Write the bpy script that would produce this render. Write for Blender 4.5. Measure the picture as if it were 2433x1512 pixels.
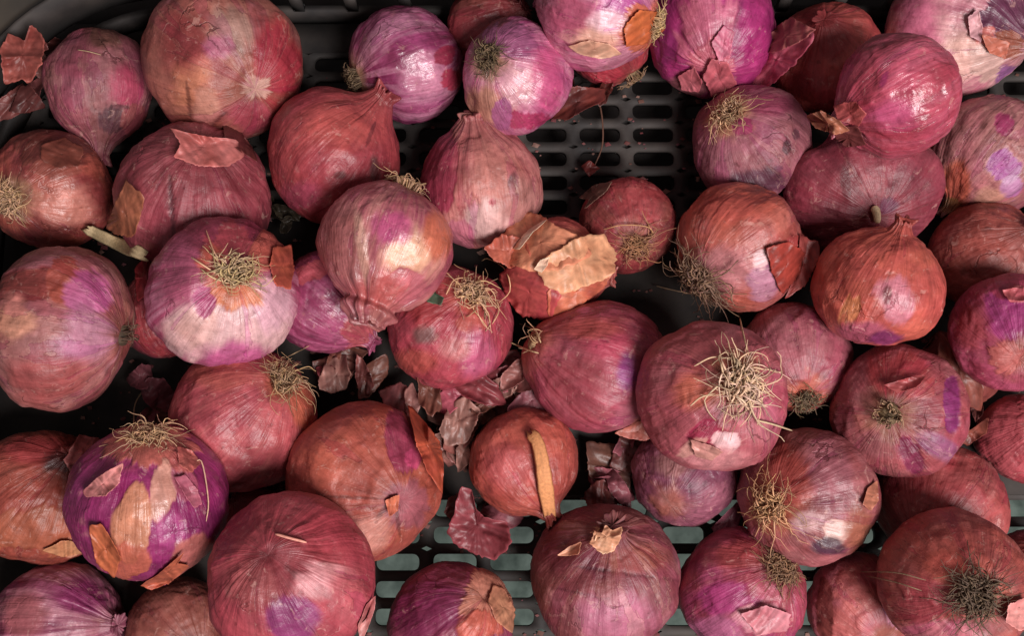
import bpy, math, random
import numpy as np
from mathutils import Vector
from mathutils.bvhtree import BVHTree

# ------------------------------------------------------------------ camera, world, lamp
for o in list(bpy.data.objects): bpy.data.objects.remove(o)
S = bpy.context.scene
COL = S.collection
TILT = math.radians(9.0)
CAMP = np.array([0.0, 0.0, 0.52])
FPX, CX, CY = 2336.0, 1216.5, 756.0          # focal length and centre of a 2433 px wide picture
cd = bpy.data.cameras.new("camera"); cam = bpy.data.objects.new("camera", cd); COL.objects.link(cam)
cam.location = CAMP; cam.rotation_euler = (TILT, 0, 0)
cd.sensor_width = 36.0; cd.lens = 36.0 * FPX / 2433.0
cd.clip_start = 0.01; cd.clip_end = 50.0
S.camera = cam

W = bpy.data.worlds.new("World"); S.world = W; W.use_nodes = True
bg = W.node_tree.nodes["Background"]
bg.inputs[0].default_value = (1.0, 0.86, 0.86, 1); bg.inputs[1].default_value = 0.155

def lamp(name, loc, target, energy, size, color):
    l = bpy.data.lights.new(name, 'AREA'); l.shape = 'DISK'; l.size = size; l.energy = energy; l.color = color
    o = bpy.data.objects.new(name, l); COL.objects.link(o); o.location = loc
    o.rotation_euler = (Vector(target) - Vector(loc)).to_track_quat('-Z', 'Y').to_euler()
    return o
lamp("ceiling_lamp", (0.44, -0.48, 1.04), (0.0, 0.10, 0.0), 21.5, 0.50, (1.0, 0.955, 0.94))

S.view_settings.view_transform = 'Standard'; S.view_settings.look = 'None'
S.view_settings.exposure = 0.0; S.view_settings.gamma = 1.0
S.render.engine = 'CYCLES'

# ------------------------------------------------------------------ small helpers
rng = np.random.default_rng(7)
RIGHT = np.array([1.0, 0, 0]); UP = np.array([0, math.cos(TILT), math.sin(TILT)]); FWD = np.array([0, math.sin(TILT), -math.cos(TILT)])

def ray(x, y):
    return RIGHT * ((x - CX) / FPX) + UP * ((CY - y) / FPX) + FWD
def at_z(x, y, z):
    d = ray(x, y); return CAMP + d * ((z - CAMP[2]) / d[2])
def project(P):
    q = P - CAMP; d = q @ FWD
    return CX + FPX * (q @ RIGHT) / d, CY - FPX * (q @ UP) / d
def nrm(v):
    v = np.asarray(v, float); return v / np.linalg.norm(v)
def lin(c):
    c = np.asarray(c, float) / 255.0
    return np.where(c <= 0.04045, c / 12.92, ((c + 0.055) / 1.055) ** 2.4)

def _hash(i, j, k):
    h = (i * 374761393 + j * 668265263 + k * 2147483647 * 7 + 1274126177) & 0xFFFFFFFF
    h = ((h ^ (h >> 13)) * 1274126177) & 0xFFFFFFFF
    h = ((h ^ (h >> 16)) * 2246822519) & 0xFFFFFFFF
    return ((h ^ (h >> 15)) & 0xFFFFFF) / float(0xFFFFFF)
def noise(p):
    """value noise 0..1 on an (n,3) array"""
    p = np.asarray(p, float) + 1000.0
    f = np.floor(p); u = p - f; i = f.astype(np.int64); u = u * u * (3 - 2 * u)
    r = 0
    for a in (0, 1):
        wa = u[:, 0] if a else 1 - u[:, 0]
        for b in (0, 1):
            wb = u[:, 1] if b else 1 - u[:, 1]
            for c in (0, 1):
                wc = u[:, 2] if c else 1 - u[:, 2]
                r = r + wa * wb * wc * _hash(i[:, 0] + a, i[:, 1] + b, i[:, 2] + c)
    return r
def fbm(p, o=3):
    s = 0; a = 0.5; t = 0
    p = np.asarray(p, float)
    for k in range(o):
        s = s + a * noise(p * 2 ** k + 17.3 * k); t += a; a *= 0.5
    return s / t
def sstep(a, b, x):
    t = np.clip((x - a) / (b - a), 0, 1); return t * t * (3 - 2 * t)

def mesh_obj(name, V, F, mat, parent=None, col=None, sk=None, smooth=True):
    me = bpy.data.meshes.new(name)
    V = np.asarray(V, np.float32); F = np.asarray(F, np.int32)
    n = F.shape[1]
    me.vertices.add(len(V)); me.vertices.foreach_set("co", V.ravel())
    me.loops.add(F.size); me.loops.foreach_set("vertex_index", F.ravel())
    me.polygons.add(len(F)); me.polygons.foreach_set("loop_start", np.arange(0, F.size, n, dtype=np.int32))
    me.update(calc_edges=True)
    if smooth: me.polygons.foreach_set("use_smooth", np.ones(len(F), bool))
    if col is not None:
        a = me.attributes.new("Col", 'FLOAT_COLOR', 'POINT')
        a.data.foreach_set("color", np.concatenate([col, np.ones((len(V), 1))], 1).astype(np.float32).ravel())
    if sk is not None:
        a = me.attributes.new("sk", 'FLOAT_VECTOR', 'POINT'); a.data.foreach_set("vector", sk.astype(np.float32).ravel())
    me.materials.append(mat)
    o = bpy.data.objects.new(name, me); COL.objects.link(o)
    if parent is not None: o.parent = parent
    return o
def empty(name, loc, label, cat, group=None):
    o = bpy.data.objects.new(name, None); COL.objects.link(o); o.location = loc; o.empty_display_size = 0.01
    tag(o, label, cat, group); return o
def tag(o, label, cat, group=None):
    o["label"] = label; o["category"] = cat
    if group: o["group"] = group

# ------------------------------------------------------------------ materials
def nodes(name):
    m = bpy.data.materials.new(name); m.use_nodes = True
    nt = m.node_tree; return m, nt, nt.nodes["Principled BSDF"]
def N(nt, t, **kw):
    n = nt.nodes.new(t)
    for k, v in kw.items(): setattr(n, k, v)
    return n
def mathn(nt, op, a, b):
    n = N(nt, 'ShaderNodeMath', operation=op)
    for i, v in enumerate((a, b)):
        if isinstance(v, (int, float)): n.inputs[i].default_value = v
        else: nt.links.new(v, n.inputs[i])
    return n.outputs[0]

def onion_material():
    m, nt, p = nodes("onion_skin"); L = nt.links.new
    col = N(nt, 'ShaderNodeAttribute', attribute_name="Col")
    sk = N(nt, 'ShaderNodeAttribute', attribute_name="sk")
    gl = N(nt, 'ShaderNodeAttribute', attribute_name="gloss", attribute_type='OBJECT')
    pe = N(nt, 'ShaderNodeAttribute', attribute_name="peel", attribute_type='OBJECT')
    tc = N(nt, 'ShaderNodeNewGeometry')
    def noise_tex(scale, detail, vec, rough=.5, dist=0.0):
        n = N(nt, 'ShaderNodeTexNoise'); n.inputs['Scale'].default_value = scale; n.inputs['Detail'].default_value = detail
        n.inputs['Roughness'].default_value = rough; n.inputs['Distortion'].default_value = dist
        L(vec, n.inputs['Vector']); return n.outputs['Fac']
    def ramp(v, a, b):
        n = N(nt, 'ShaderNodeMapRange', interpolation_type='SMOOTHSTEP'); L(v, n.inputs[0])
        for i, q in ((1, a), (2, b)):
            if isinstance(q, (int, float)): n.inputs[i].default_value = q
            else: L(q, n.inputs[i])
        return n.outputs[0]
    def tint(c, fac, rgb, mode='MULTIPLY'):
        n = N(nt, 'ShaderNodeMix', data_type='RGBA', blend_type=mode); L(c, n.inputs[6]); n.inputs[7].default_value = (*rgb, 1)
        L(fac, n.inputs['Factor']); return n.outputs[2]
    mp = N(nt, 'ShaderNodeMapping'); mp.inputs['Scale'].default_value = (22, 22, 1.3); L(sk.outputs['Vector'], mp.inputs[0])
    mp2 = N(nt, 'ShaderNodeMapping'); mp2.inputs['Scale'].default_value = (9, 9, .8); L(sk.outputs['Vector'], mp2.inputs[0])
    mp3 = N(nt, 'ShaderNodeMapping'); mp3.inputs['Scale'].default_value = (2.6, 2.6, .85); L(sk.outputs['Vector'], mp3.inputs[0])
    pos = tc.outputs['Position']
    fib = noise_tex(1.0, 3, mp.outputs[0]); vein = noise_tex(1.0, 3, mp2.outputs[0], .6, .4)
    fine = noise_tex(520, 4, pos, .6); mid = noise_tex(110, 5, pos, .6); big = noise_tex(1.0, 6, mp3.outputs[0], .60, .5)
    v = mathn(nt, 'ADD', mathn(nt, 'MULTIPLY', fib, 0.30), mathn(nt, 'MULTIPLY', fine, 0.55))
    v = mathn(nt, 'ADD', v, mathn(nt, 'MULTIPLY', mid, 0.95)); v = mathn(nt, 'ADD', v, 0.10)
    cmb = N(nt, 'ShaderNodeCombineColor')
    for i in range(3): L(v, cmb.inputs[i])
    hs = N(nt, 'ShaderNodeMix', data_type='RGBA', blend_type='MULTIPLY'); hs.inputs['Factor'].default_value = 1
    L(col.outputs['Color'], hs.inputs[6]); L(cmb.outputs[0], hs.inputs[7]); c = hs.outputs[2]
    # torn plates of the outermost skin, deeper pink where it is gone, with a shadow line painted along the tear
    thr = mathn(nt, 'SUBTRACT', 0.72, mathn(nt, 'MULTIPLY', pe.outputs['Fac'], 0.24))
    pl = ramp(big, thr, mathn(nt, 'ADD', thr, 0.010))
    edge = mathn(nt, 'MULTIPLY', pl, mathn(nt, 'SUBTRACT', 1.0, ramp(big, mathn(nt, 'ADD', thr, 0.006), mathn(nt, 'ADD', thr, 0.022))))
    c = tint(c, pl, (.94, .76, .94)); c = tint(c, mathn(nt, 'MULTIPLY', edge, .5), (.5, .40, .40))
    rim = mathn(nt, 'MULTIPLY', mathn(nt, 'SUBTRACT', 1.0, pl), ramp(big, mathn(nt, 'SUBTRACT', thr, 0.020), thr))
    c = tint(c, mathn(nt, 'MULTIPLY', rim, .08), lin((222, 170, 152)), 'MIX')
    # short dry cracks
    dm = N(nt, 'ShaderNodeVectorMath', operation='MULTIPLY_ADD'); wn = N(nt, 'ShaderNodeTexNoise'); wn.inputs['Scale'].default_value = 70; wn.inputs['Detail'].default_value = 4
    L(pos, wn.inputs['Vector']); L(wn.outputs['Color'], dm.inputs[0]); dm.inputs[1].default_value = (.026, .026, .026); L(pos, dm.inputs[2])
    vo = N(nt, 'ShaderNodeTexVoronoi', feature='DISTANCE_TO_EDGE'); vo.inputs['Scale'].default_value = 44; L(dm.outputs[0], vo.inputs['Vector'])
    where = ramp(noise_tex(34, 3, pos, .5), .60, .68)
    cr = mathn(nt, 'MULTIPLY', mathn(nt, 'SUBTRACT', 1.0, ramp(vo.outputs['Distance'], .006, .034)), mathn(nt, 'MULTIPLY', where, ramp(pe.outputs['Fac'], .1, .7)))
    c = tint(c, mathn(nt, 'MULTIPLY', cr, .75), (.36, .26, .26))
    mp4 = N(nt, 'ShaderNodeMapping'); mp4.inputs['Scale'].default_value = (13, 13, .55); L(sk.outputs['Vector'], mp4.inputs[0])
    ln = noise_tex(1.0, 2, mp4.outputs[0], .5, .2); ln = mathn(nt, 'SUBTRACT', 1.0, ramp(mathn(nt, 'ABSOLUTE', mathn(nt, 'SUBTRACT', ln, .5), 0), .004, .022))
    ln = mathn(nt, 'MULTIPLY', ln, ramp(mid, .40, .62)); c = tint(c, mathn(nt, 'MULTIPLY', ln, .38), (.55, .40, .44))
    # dark meridian veins, flecks, pale scuffs
    vn = mathn(nt, 'MULTIPLY', ramp(vein, .60, .72), .28); c = tint(c, vn, (.62, .45, .5))
    c = tint(c, mathn(nt, 'MULTIPLY', ramp(noise_tex(300, 3, pos, .5), .66, .72), .6), (.5, .4, .4))
    sc = mathn(nt, 'MULTIPLY', ramp(noise_tex(150, 6, pos, .7, 1.0), .60, .66), .30); c = tint(c, sc, lin((216, 168, 156)), 'MIX')
    soil = mathn(nt, 'MULTIPLY', ramp(noise_tex(26, 6, pos, .65), .50, .68), .42); c = tint(c, soil, (.62, .46, .40))
    L(c, p.inputs['Base Color'])
    r = mathn(nt, 'SUBTRACT', 0.58, mathn(nt, 'MULTIPLY', gl.outputs['Fac'], 0.25))
    r = mathn(nt, 'ADD', r, mathn(nt, 'MULTIPLY', mathn(nt, 'SUBTRACT', mid, 0.5), 0.40))
    L(r, p.inputs['Roughness'])
    L(mathn(nt, 'ADD', 0.40, mathn(nt, 'MULTIPLY', gl.outputs['Fac'], 0.45)), p.inputs['Specular IOR Level'])
    h = mathn(nt, 'ADD', mathn(nt, 'MULTIPLY', fib, 0.35), mathn(nt, 'MULTIPLY', mid, 0.9))
    h = mathn(nt, 'ADD', h, mathn(nt, 'MULTIPLY', fine, 0.22)); h = mathn(nt, 'ADD', h, mathn(nt, 'MULTIPLY', vein, .5))
    h = mathn(nt, 'SUBTRACT', h, mathn(nt, 'MULTIPLY', pl, .22)); h = mathn(nt, 'SUBTRACT', h, mathn(nt, 'MULTIPLY', cr, .6))
    b = N(nt, 'ShaderNodeBump'); b.inputs['Strength'].default_value = 0.5; b.inputs['Distance'].default_value = 0.0020
    L(h, b.inputs['Height']); L(b.outputs[0], p.inputs['Normal'])
    return m
def paper_material(name, rough, trans, bump, scale):
    m, nt, p = nodes(name); L = nt.links.new
    col = N(nt, 'ShaderNodeAttribute', attribute_name="Col")
    tc = N(nt, 'ShaderNodeNewGeometry')
    n2 = N(nt, 'ShaderNodeTexNoise'); n2.inputs['Scale'].default_value = scale; n2.inputs['Detail'].default_value = 5; L(tc.outputs['Position'], n2.inputs['Vector'])
    v = mathn(nt, 'ADD', 0.5, n2.outputs['Fac'])
    hs = N(nt, 'ShaderNodeMix', data_type='RGBA', blend_type='MULTIPLY'); hs.inputs['Factor'].default_value = 1
    cmb = N(nt, 'ShaderNodeCombineColor')
    for i in range(3): L(v, cmb.inputs[i])
    L(col.outputs['Color'], hs.inputs[6]); L(cmb.outputs[0], hs.inputs[7]); L(hs.outputs[2], p.inputs['Base Color'])
    p.inputs['Roughness'].default_value = rough
    b = N(nt, 'ShaderNodeBump'); b.inputs['Strength'].default_value = bump; b.inputs['Distance'].default_value = 0.001
    L(n2.outputs['Fac'], b.inputs['Height']); L(b.outputs[0], p.inputs['Normal'])
    if trans > 0:
        t = N(nt, 'ShaderNodeBsdfTranslucent'); L(hs.outputs[2], t.inputs['Color'])
        mx = N(nt, 'ShaderNodeMixShader'); mx.inputs[0].default_value = trans
        out = nt.nodes['Material Output']
        L(p.outputs[0], mx.inputs[1]); L(t.outputs[0], mx.inputs[2]); L(mx.outputs[0], out.inputs[0])
    return m
def plain_material(name, c1, c2, scale, rough, bump=0.2):
    m, nt, p = nodes(name); L = nt.links.new
    tc = N(nt, 'ShaderNodeNewGeometry')
    n = N(nt, 'ShaderNodeTexNoise'); n.inputs['Scale'].default_value = scale; n.inputs['Detail'].default_value = 6; L(tc.outputs['Position'], n.inputs['Vector'])
    r = N(nt, 'ShaderNodeValToRGB'); r.color_ramp.elements[0].position = 0.3; r.color_ramp.elements[1].position = 0.72
    r.color_ramp.elements[0].color = (*lin(c1), 1); r.color_ramp.elements[1].color = (*lin(c2), 1)
    L(n.outputs['Fac'], r.inputs[0]); L(r.outputs[0], p.inputs['Base Color']); p.inputs['Roughness'].default_value = rough
    b = N(nt, 'ShaderNodeBump'); b.inputs['Strength'].default_value = bump; b.inputs['Distance'].default_value = 0.001
    L(n.outputs['Fac'], b.inputs['Height']); L(b.outputs[0], p.inputs['Normal'])
    return m
M_ONION = onion_material()
M_PAPER = paper_material("dry_onion_paper", 0.45, 0.20, 0.4, 260)
M_ROOT = paper_material("dry_root_fibre", 0.75, 0.0, 0.3, 700)
M_CRATE = plain_material("charcoal_plastic", (34, 30, 30), (70, 62, 58), 42, 0.75)
M_RIM = plain_material("dusty_rim_plastic", (30, 26, 22), (54, 46, 37), 40, 0.85)
M_GROUND = plain_material("grey_concrete", (52, 66, 60), (110, 126, 118), 48, 0.85)
M_BOARD = plain_material("dark_shade_board", (30, 25, 24), (48, 40, 38), 30, 0.8)
M_STEEL = plain_material("grey_steel", (70, 70, 72), (95, 95, 96), 40, 0.5)

# ------------------------------------------------------------------ setting: ground, stand, crate
def box_arrays(b):
    V = []; F = []
    for (x0, y0, z0, x1, y1, z1) in b:
        k = len(V)
        V += [(x0, y0, z0), (x1, y0, z0), (x1, y1, z0), (x0, y1, z0), (x0, y0, z1), (x1, y0, z1), (x1, y1, z1), (x0, y1, z1)]
        F += [(k, k+3, k+2, k+1), (k+4, k+5, k+6, k+7), (k, k+1, k+5, k+4), (k+1, k+2, k+6, k+5), (k+2, k+3, k+7, k+6), (k+3, k, k+4, k+7)]
    return np.array(V), np.array(F)
GZ = -0.45
V, F = box_arrays([(-4, -4, GZ - 0.1, 4, 4, GZ)])
g = mesh_obj("ground", V, F, M_GROUND, smooth=False); g["kind"] = "structure"

X0, X1, Y0, Y1 = -0.275, 0.335, -0.13, 0.250       # inside of the crate floor
TH, PXS, PYS, SW, SH = 0.004, 0.0295, 0.0137, 0.0224, 0.0086
def crate_floor():
    V = []; F = []
    yl = [(at_z(1216, 575, 0)[1], Y1 - .006, at_z(1552, 320, 0)[0], at_z(1552, 320, 0)[1]),
          (Y0 + .006, at_z(1216, 1155, 0)[1], 0.0, at_z(1216, 1403, 0)[1])]        # a rear and a front field of slots
    K = 6
    def stadium(cx, cy):
        pts = []; hw = SW / 2; rr = SH / 2 * 0.8; hh = SH / 2
        for qx, qy, a0 in ((1, 1, 0), (-1, 1, 90), (-1, -1, 180), (1, -1, 270)):
            for k in range(K):
                a = math.radians(a0 + 90 * k / (K - 1))
                pts.append((cx + qx * (hw - rr) + rr * math.cos(a), cy + qy * (hh - rr) + rr * math.sin(a)))
        return pts
    n = 4 * K
    plates = []; edges = []
    for ya, yb, xc, yc in yl:
        x_off = xc - .5 * PXS; y_off = yc - .5 * PYS
        i0 = math.ceil((X0 + 0.006 - x_off) / PXS) if ya > 0 else -3; i1 = math.floor((X1 - 0.006 - x_off) / PXS)
        j0 = math.ceil((ya - y_off) / PYS); j1 = math.floor((yb - y_off) / PYS)
        xs = [x_off + i * PXS for i in range(i0, i1 + 1)]; ys = [y_off + j * PYS for j in range(j0, j1 + 1)]
        edges.append((ys[0], ys[-1])); plates += [(X0, ys[0], -TH, xs[0], ys[-1], -0.0002), (xs[-1], ys[0], -TH, X1, ys[-1], -0.0002)]
        for j, i in [(j, i) for j in range(len(ys) - 1) for i in range(len(xs) - 1)]:
            a, b, c, d = xs[i], xs[i+1], ys[j], ys[j+1]
            inn = stadium((a + b) / 2, (c + d) / 2)
            out = []
            for q, (ex, ey) in enumerate(((b, d), (a, d), (a, c), (b, c))):
                nx, ny = ((a, d), (a, c), (b, c), (b, d))[q]
                pv = ((b, c), (b, d), (a, d), (a, c))[q]
                for k in range(K):
                    t = k / (K - 1) - 0.5
                    if t < 0: o = (ex + (pv[0] - ex) * (-t), ey + (pv[1] - ey) * (-t))
                    else: o = (ex + (nx - ex) * t, ey + (ny - ey) * t)
                    if abs(t) == 0.5: pass
                    out.append(o)
            base = len(V)
            for ring, z in ((out, 0.0), (inn, 0.0), (inn, -TH), (out, -TH)):
                V += [(p[0], p[1], z) for p in ring]
            for r in range(3):
                for k in range(n):
                    k2 = (k + 1) % n
                    F.append((base + r*n + k, base + r*n + k2, base + (r+1)*n + k2, base + (r+1)*n + k))
    (r0, r1), (f0, f1) = edges
    B, BF = box_arrays(plates + [(X0, Y0, -TH, X1, f0, -0.0002), (X0, f1, -TH, X1, r0, -0.0002), (X0, r1, -TH, X1, Y1, -0.0002)])
    BF = BF + len(V)
    return np.array(V + [tuple(b) for b in B]), np.array(F + [tuple(f) for f in BF])
crate = empty("plastic_crate", (0, 0.07, -TH), "dark charcoal plastic crate with a slotted floor holding all the onions", "crate")
def child(name, V, F, m, parent, **kw):
    return mesh_obj(name, np.asarray(V) - np.array(parent.location), F, m, parent, **kw)
V, F = crate_floor(); child("slotted_floor", V, F, M_CRATE, crate, smooth=False)
# walls: an upright band of slots between a sill and a rim, corners rounded
def rrect(x0, y0, x1, y1, r, n=14):
    P = []
    for cx, cy, a0 in ((x1 - r, y1 - r, 0), (x0 + r, y1 - r, 90), (x0 + r, y0 + r, 180), (x1 - r, y0 + r, 270)):
        for k in range(n + 1):
            a = math.radians(a0 + 90 * k / n); P.append((cx + r * math.cos(a), cy + r * math.sin(a)))
    return P
WH = 0.056
def band(z0, z1, inner, outer):
    n = len(inner); V = [(x, y, z0) for x, y in inner] + [(x, y, z1) for x, y in inner] + [(x, y, z1) for x, y in outer] + [(x, y, z0) for x, y in outer]
    F = []
    for r in range(4):
        for k in range(n):
            k2 = (k + 1) % n; r2 = (r + 1) % 4
            F.append((r*n + k, r*n + k2, r2*n + k2, r2*n + k))
    return V, F
rin = rrect(X0, Y0, X1, Y1, 0.093); rout = rrect(X0 - .004, Y0 - .004, X1 + .004, Y1 + .004, 0.097)
V, F = band(0.0, 0.014, rin, rout); child("wall_sill", V, F, M_CRATE, crate, smooth=False)
V, F = band(0.030, WH, rin, rout); child("wall_band", V, F, M_CRATE, crate, smooth=False)
nrib = 15
for k in range(nrib):
    x = X0 + 0.10 + k * (X1 - X0 - 0.20) / (nrib - 1)
    for ya, yb in ((Y1 + .0003, Y1 + .0037), (Y0 - .0037, Y0 - .0003)):
        V, F = box_arrays([(x - .003, ya, 0.0141, x + .003, yb, 0.0299)]); child("wall_rib", V, F, M_CRATE, crate, smooth=False)
rin2 = rrect(X0 - .002, Y0 - .002, X1 + .002, Y1 + .002, 0.095); rout2 = rrect(X0 - .12, Y0 - .045, X1 + .045, Y1 + .12, 0.11)
V, F = band(WH + 0.0004, WH + 0.006, rin2, rout2); child("rim", V, F, M_RIM, crate, smooth=False)
st = empty("crate_stand", (0.03, 0.07, GZ), "grey steel stand carrying the onion crate", "stand")
yb = at_z(1216, 1120, 0)[1]
V, F = box_arrays([(-0.32, yb, -0.062, 0.38, 0.32, -TH - .0265)]); child("shade_board", V, F, M_BOARD, st, smooth=False)  # dark board added below the rear slots so that they look dark
for x in (-0.29, 0.35):
    V, F = box_arrays([(x - .012, -0.16, -TH - .026, x + .012, 0.30, -TH - .001)]); child("rail", V, F, M_STEEL, st, smooth=False)
    for y in (-0.15, 0.29):
        V, F = box_arrays([(x - .011, y - .011, GZ, x + .011, y + .011, -TH - .0265)]); child("leg", V, F, M_STEEL, st, smooth=False)

# ------------------------------------------------------------------ onion colours (sRGB of the skin itself)
MAUVE = (166, 96, 102); ROSE = (178, 82, 86); RED = (152, 58, 62); COPPER = (188, 98, 74); MAGENTA = (168, 44, 118)
PURPLE = (122, 40, 92); CREAM = (222, 186, 166); PALEPINK = (216, 150, 168); GOLD = (206, 150, 102); BROWN = (126, 62, 52)
LAV = (178, 118, 160); DUST = (156, 112, 104); GREY = (170, 140, 132); DARK = (70, 36, 40); ORANGE = (206, 112, 66); WHITE = (226, 206, 204)
STRAW = (206, 170, 126); HAY = (176, 146, 104); FIBRE = (150, 122, 88); OLIVE = (112, 94, 66)

ONIONS = {}
ORDER = []
def onion(key, x, y, r, **kw):
    kw.update(x=x, y=y, r=r); ONIONS[key] = kw; ORDER.append(key)
P = lambda x, y, rx, ry, c, **k: dict(x=x, y=y, rx=rx, ry=ry, c=c, **k)
# ---- lowest onions first (each later one comes to rest on those before it)
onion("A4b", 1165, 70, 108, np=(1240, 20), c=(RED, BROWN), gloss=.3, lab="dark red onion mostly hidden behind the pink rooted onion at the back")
onion("A5b", 1447, 110, 98, rp=(1512, 190), c=((176, 52, 66), RED), gloss=.5, root=dict(n=26, l=.42, spread=1.0, c=FIBRE), lab="small bright red onion tucked beneath the pale onion with copper root at the back")
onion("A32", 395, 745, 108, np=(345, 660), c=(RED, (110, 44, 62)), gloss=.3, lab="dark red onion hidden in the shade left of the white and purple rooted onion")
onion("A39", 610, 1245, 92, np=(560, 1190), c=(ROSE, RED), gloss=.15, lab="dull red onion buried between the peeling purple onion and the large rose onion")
onion("A41", 425, 1505, 122, np=(470, 1560), c=((150, 92, 74), BROWN), gloss=.25, lab="brown onion at the front edge below the peeling purple onion")
onion("A47", 2040, 1440, 122, rp=(2100, 1520), c=((190, 106, 96), MAUVE), gloss=.3, patches=[P(2075, 1370, 40, 30, ROSE), P(2100, 1420, 8, 50, (120, 70, 130), rot=-10, rag=.1), P(2140, 1450, 40, 45, PALEPINK, rag=.3), P(1960, 1450, 22, 80, BROWN)], lab="pale copper onion at the front edge left of the big brown onion with brushy root")
onion("A50", 2275, 885, 98, np=(2225, 790), c=(BROWN, (140, 74, 66)), gloss=.15, lab="small brown onion down in the gap left of the pink onion at the right edge")
onion("A51", 2432, 1040, 104, rp=(2480, 1000), c=(ROSE, (170, 60, 70)), gloss=.3, lab="rose red onion cut by the right edge at mid height")
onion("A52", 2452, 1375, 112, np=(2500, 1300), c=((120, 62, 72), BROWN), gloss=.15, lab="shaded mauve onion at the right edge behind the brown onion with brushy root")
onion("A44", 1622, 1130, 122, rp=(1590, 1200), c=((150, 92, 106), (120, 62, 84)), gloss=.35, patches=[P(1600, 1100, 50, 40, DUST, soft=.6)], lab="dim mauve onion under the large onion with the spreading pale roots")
onion("A18", 1885, 855, 137, rp=(1912, 950), rz=.7, c=(MAUVE, (158, 78, 92)), dust=.3, gloss=.3, root=dict(n=70, l=.36, spread=.55, c=OLIVE), rootc=ORANGE, lab="mauve onion with a short brown root facing the viewer, left of the small orange onion")
onion("A49", 2235, 1205, 148, np=(2200, 1290), c=((160, 76, 70), RED), gloss=.25, dust=.2, lab="plain red copper onion behind the brown onion with brushy root")
onion("A16", 2342, 610, 130, np=(2440, 560), c=((176, 92, 76), (150, 76, 62)), gloss=.22, dust=.2, lab="smooth copper brown onion at the right edge beside the orange onion with a pointed neck")
onion("A7", 1962, 140, 130, np=(1960, 60), c=((196, 90, 78), (172, 62, 64)), gloss=.22, lab="smooth dark red brown onion behind the glossy pink red onion")
onion("A13", 1495, 535, 114, rp=(1510, 580), c=((160, 66, 66), BROWN), gloss=.3, dust=.15, root=dict(n=60, l=.75, spread=1.3, c=(170, 124, 84), curl=.75), lab="small brownish red onion with tangled root, right of the torn copper skin")
onion("A27", 463, 470, 178, np=(470, 350), nl=.0, c=((156, 70, 80), (134, 54, 64)), gloss=.3, dust=.15, st=((190, 110, 112), .25, 9), patches=[P(408, 495, 6, 88, (70, 24, 34), rot=-4, rag=.15, raise_=-.0007), P(628, 520, 5, 40, (80, 30, 40), rot=-6)], lab="wide red mauve onion with a dark crease, under the pink skin flake")
onion("A31", 785, 715, 130, np=(880, 800), nl=.15, c=((164, 72, 112), (140, 56, 92)), gloss=.75, st=((206, 140, 168), .3, 7), patches=[P(700, 600, 40, 40, (118, 40, 60)), P(735, 650, 60, 22, ROSE, rot=-20, rag=.4), P(860, 760, 34, 70, (170, 82, 84), rot=20, rag=.4, raise_=.0006)], lab="purple pink onion between the white and purple rooted onion and the peach necked onion")
# ---- main bed
onion("A1", 238, 200, 120, np=(242, 330), nz=.25, e=1.12, nl=.25, c=((158, 92, 98), (140, 88, 84)), dust=.6, gloss=.12, patches=[P(300, 210, 40, 60, (176, 70, 96), soft=.7), P(265, 285, 40, 35, (96, 60, 66), rag=.3, soft=.3), P(320, 285, 34, 40, (160, 88, 84), rag=.2, raise_=.0005), P(262, 270, 4, 22, DARK, rot=8, rag=.2), P(285, 252, 24, 3, DARK, rot=8), P(250, 80, 60, 40, (104, 70, 56), soft=.7)], lab="dusty pear shaped onion with a withered neck near the back left corner")
onion("A29", 125, 455, 138, rp=(35, 480), np_=None, nl=.3, c=((176, 92, 72), (140, 62, 58)), gloss=.7, root=dict(n=80, l=.45, spread=1.1, c=STRAW), rootc=HAY, patches=[P(130, 350, 90, 50, (112, 54, 44), rag=.4, raise_=.0005), P(130, 400, 60, 28, (150, 84, 66), rag=.4), P(150, 490, 80, 60, (206, 140, 116), soft=.8)], lab="shiny copper onion with a straw coloured root at the left edge")
onion("A30", 150, 780, 178, rp=(292, 800), rz=.35, e=.86, sy=1.14, nl=.1, c=((172, 110, 98), (150, 82, 74)), dust=.55, gloss=.3, st=((150, 96, 92), .3, 10), root=dict(n=12, l=.2, spread=.8, c=(96, 74, 54)), patches=[P(60, 678, 105, 40, (130, 54, 46), rot=-8, rag=.35, raise_=-.0006), P(150, 660, 35, 50, (166, 82, 56), rot=15, rag=.3), P(200, 700, 60, 55, (186, 102, 146), soft=.35, rag=.35, raise_=-.0006), P(205, 800, 75, 75, (190, 140, 156), soft=.8, rag=.3), P(30, 760, 50, 60, (208, 156, 120), soft=.6, rag=.4), P(120, 900, 110, 60, (162, 82, 76), soft=.9)], lab="very large dusty mauve onion with a pink bare patch at the left edge")
onion("A3", 962, 150, 138, rp=(842, 190), rz=.3, nl=.1, c=((156, 64, 112), (124, 40, 78)), gloss=1.0, st=((222, 174, 190), .42, 4.5), root=dict(n=60, l=.32, spread=.8, c=OLIVE), rootc=HAY, patches=[P(1010, 180, 60, 60, (206, 146, 166), soft=.9), P(1055, 130, 30, 26, (150, 44, 70), rag=.5), P(1075, 190, 26, 26, (170, 50, 76), rag=.5)], lab="glossy purple onion with pale curved stripes beside the dark slotted back")  # the large soft pale patch is a highlight painted into the skin colour
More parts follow.
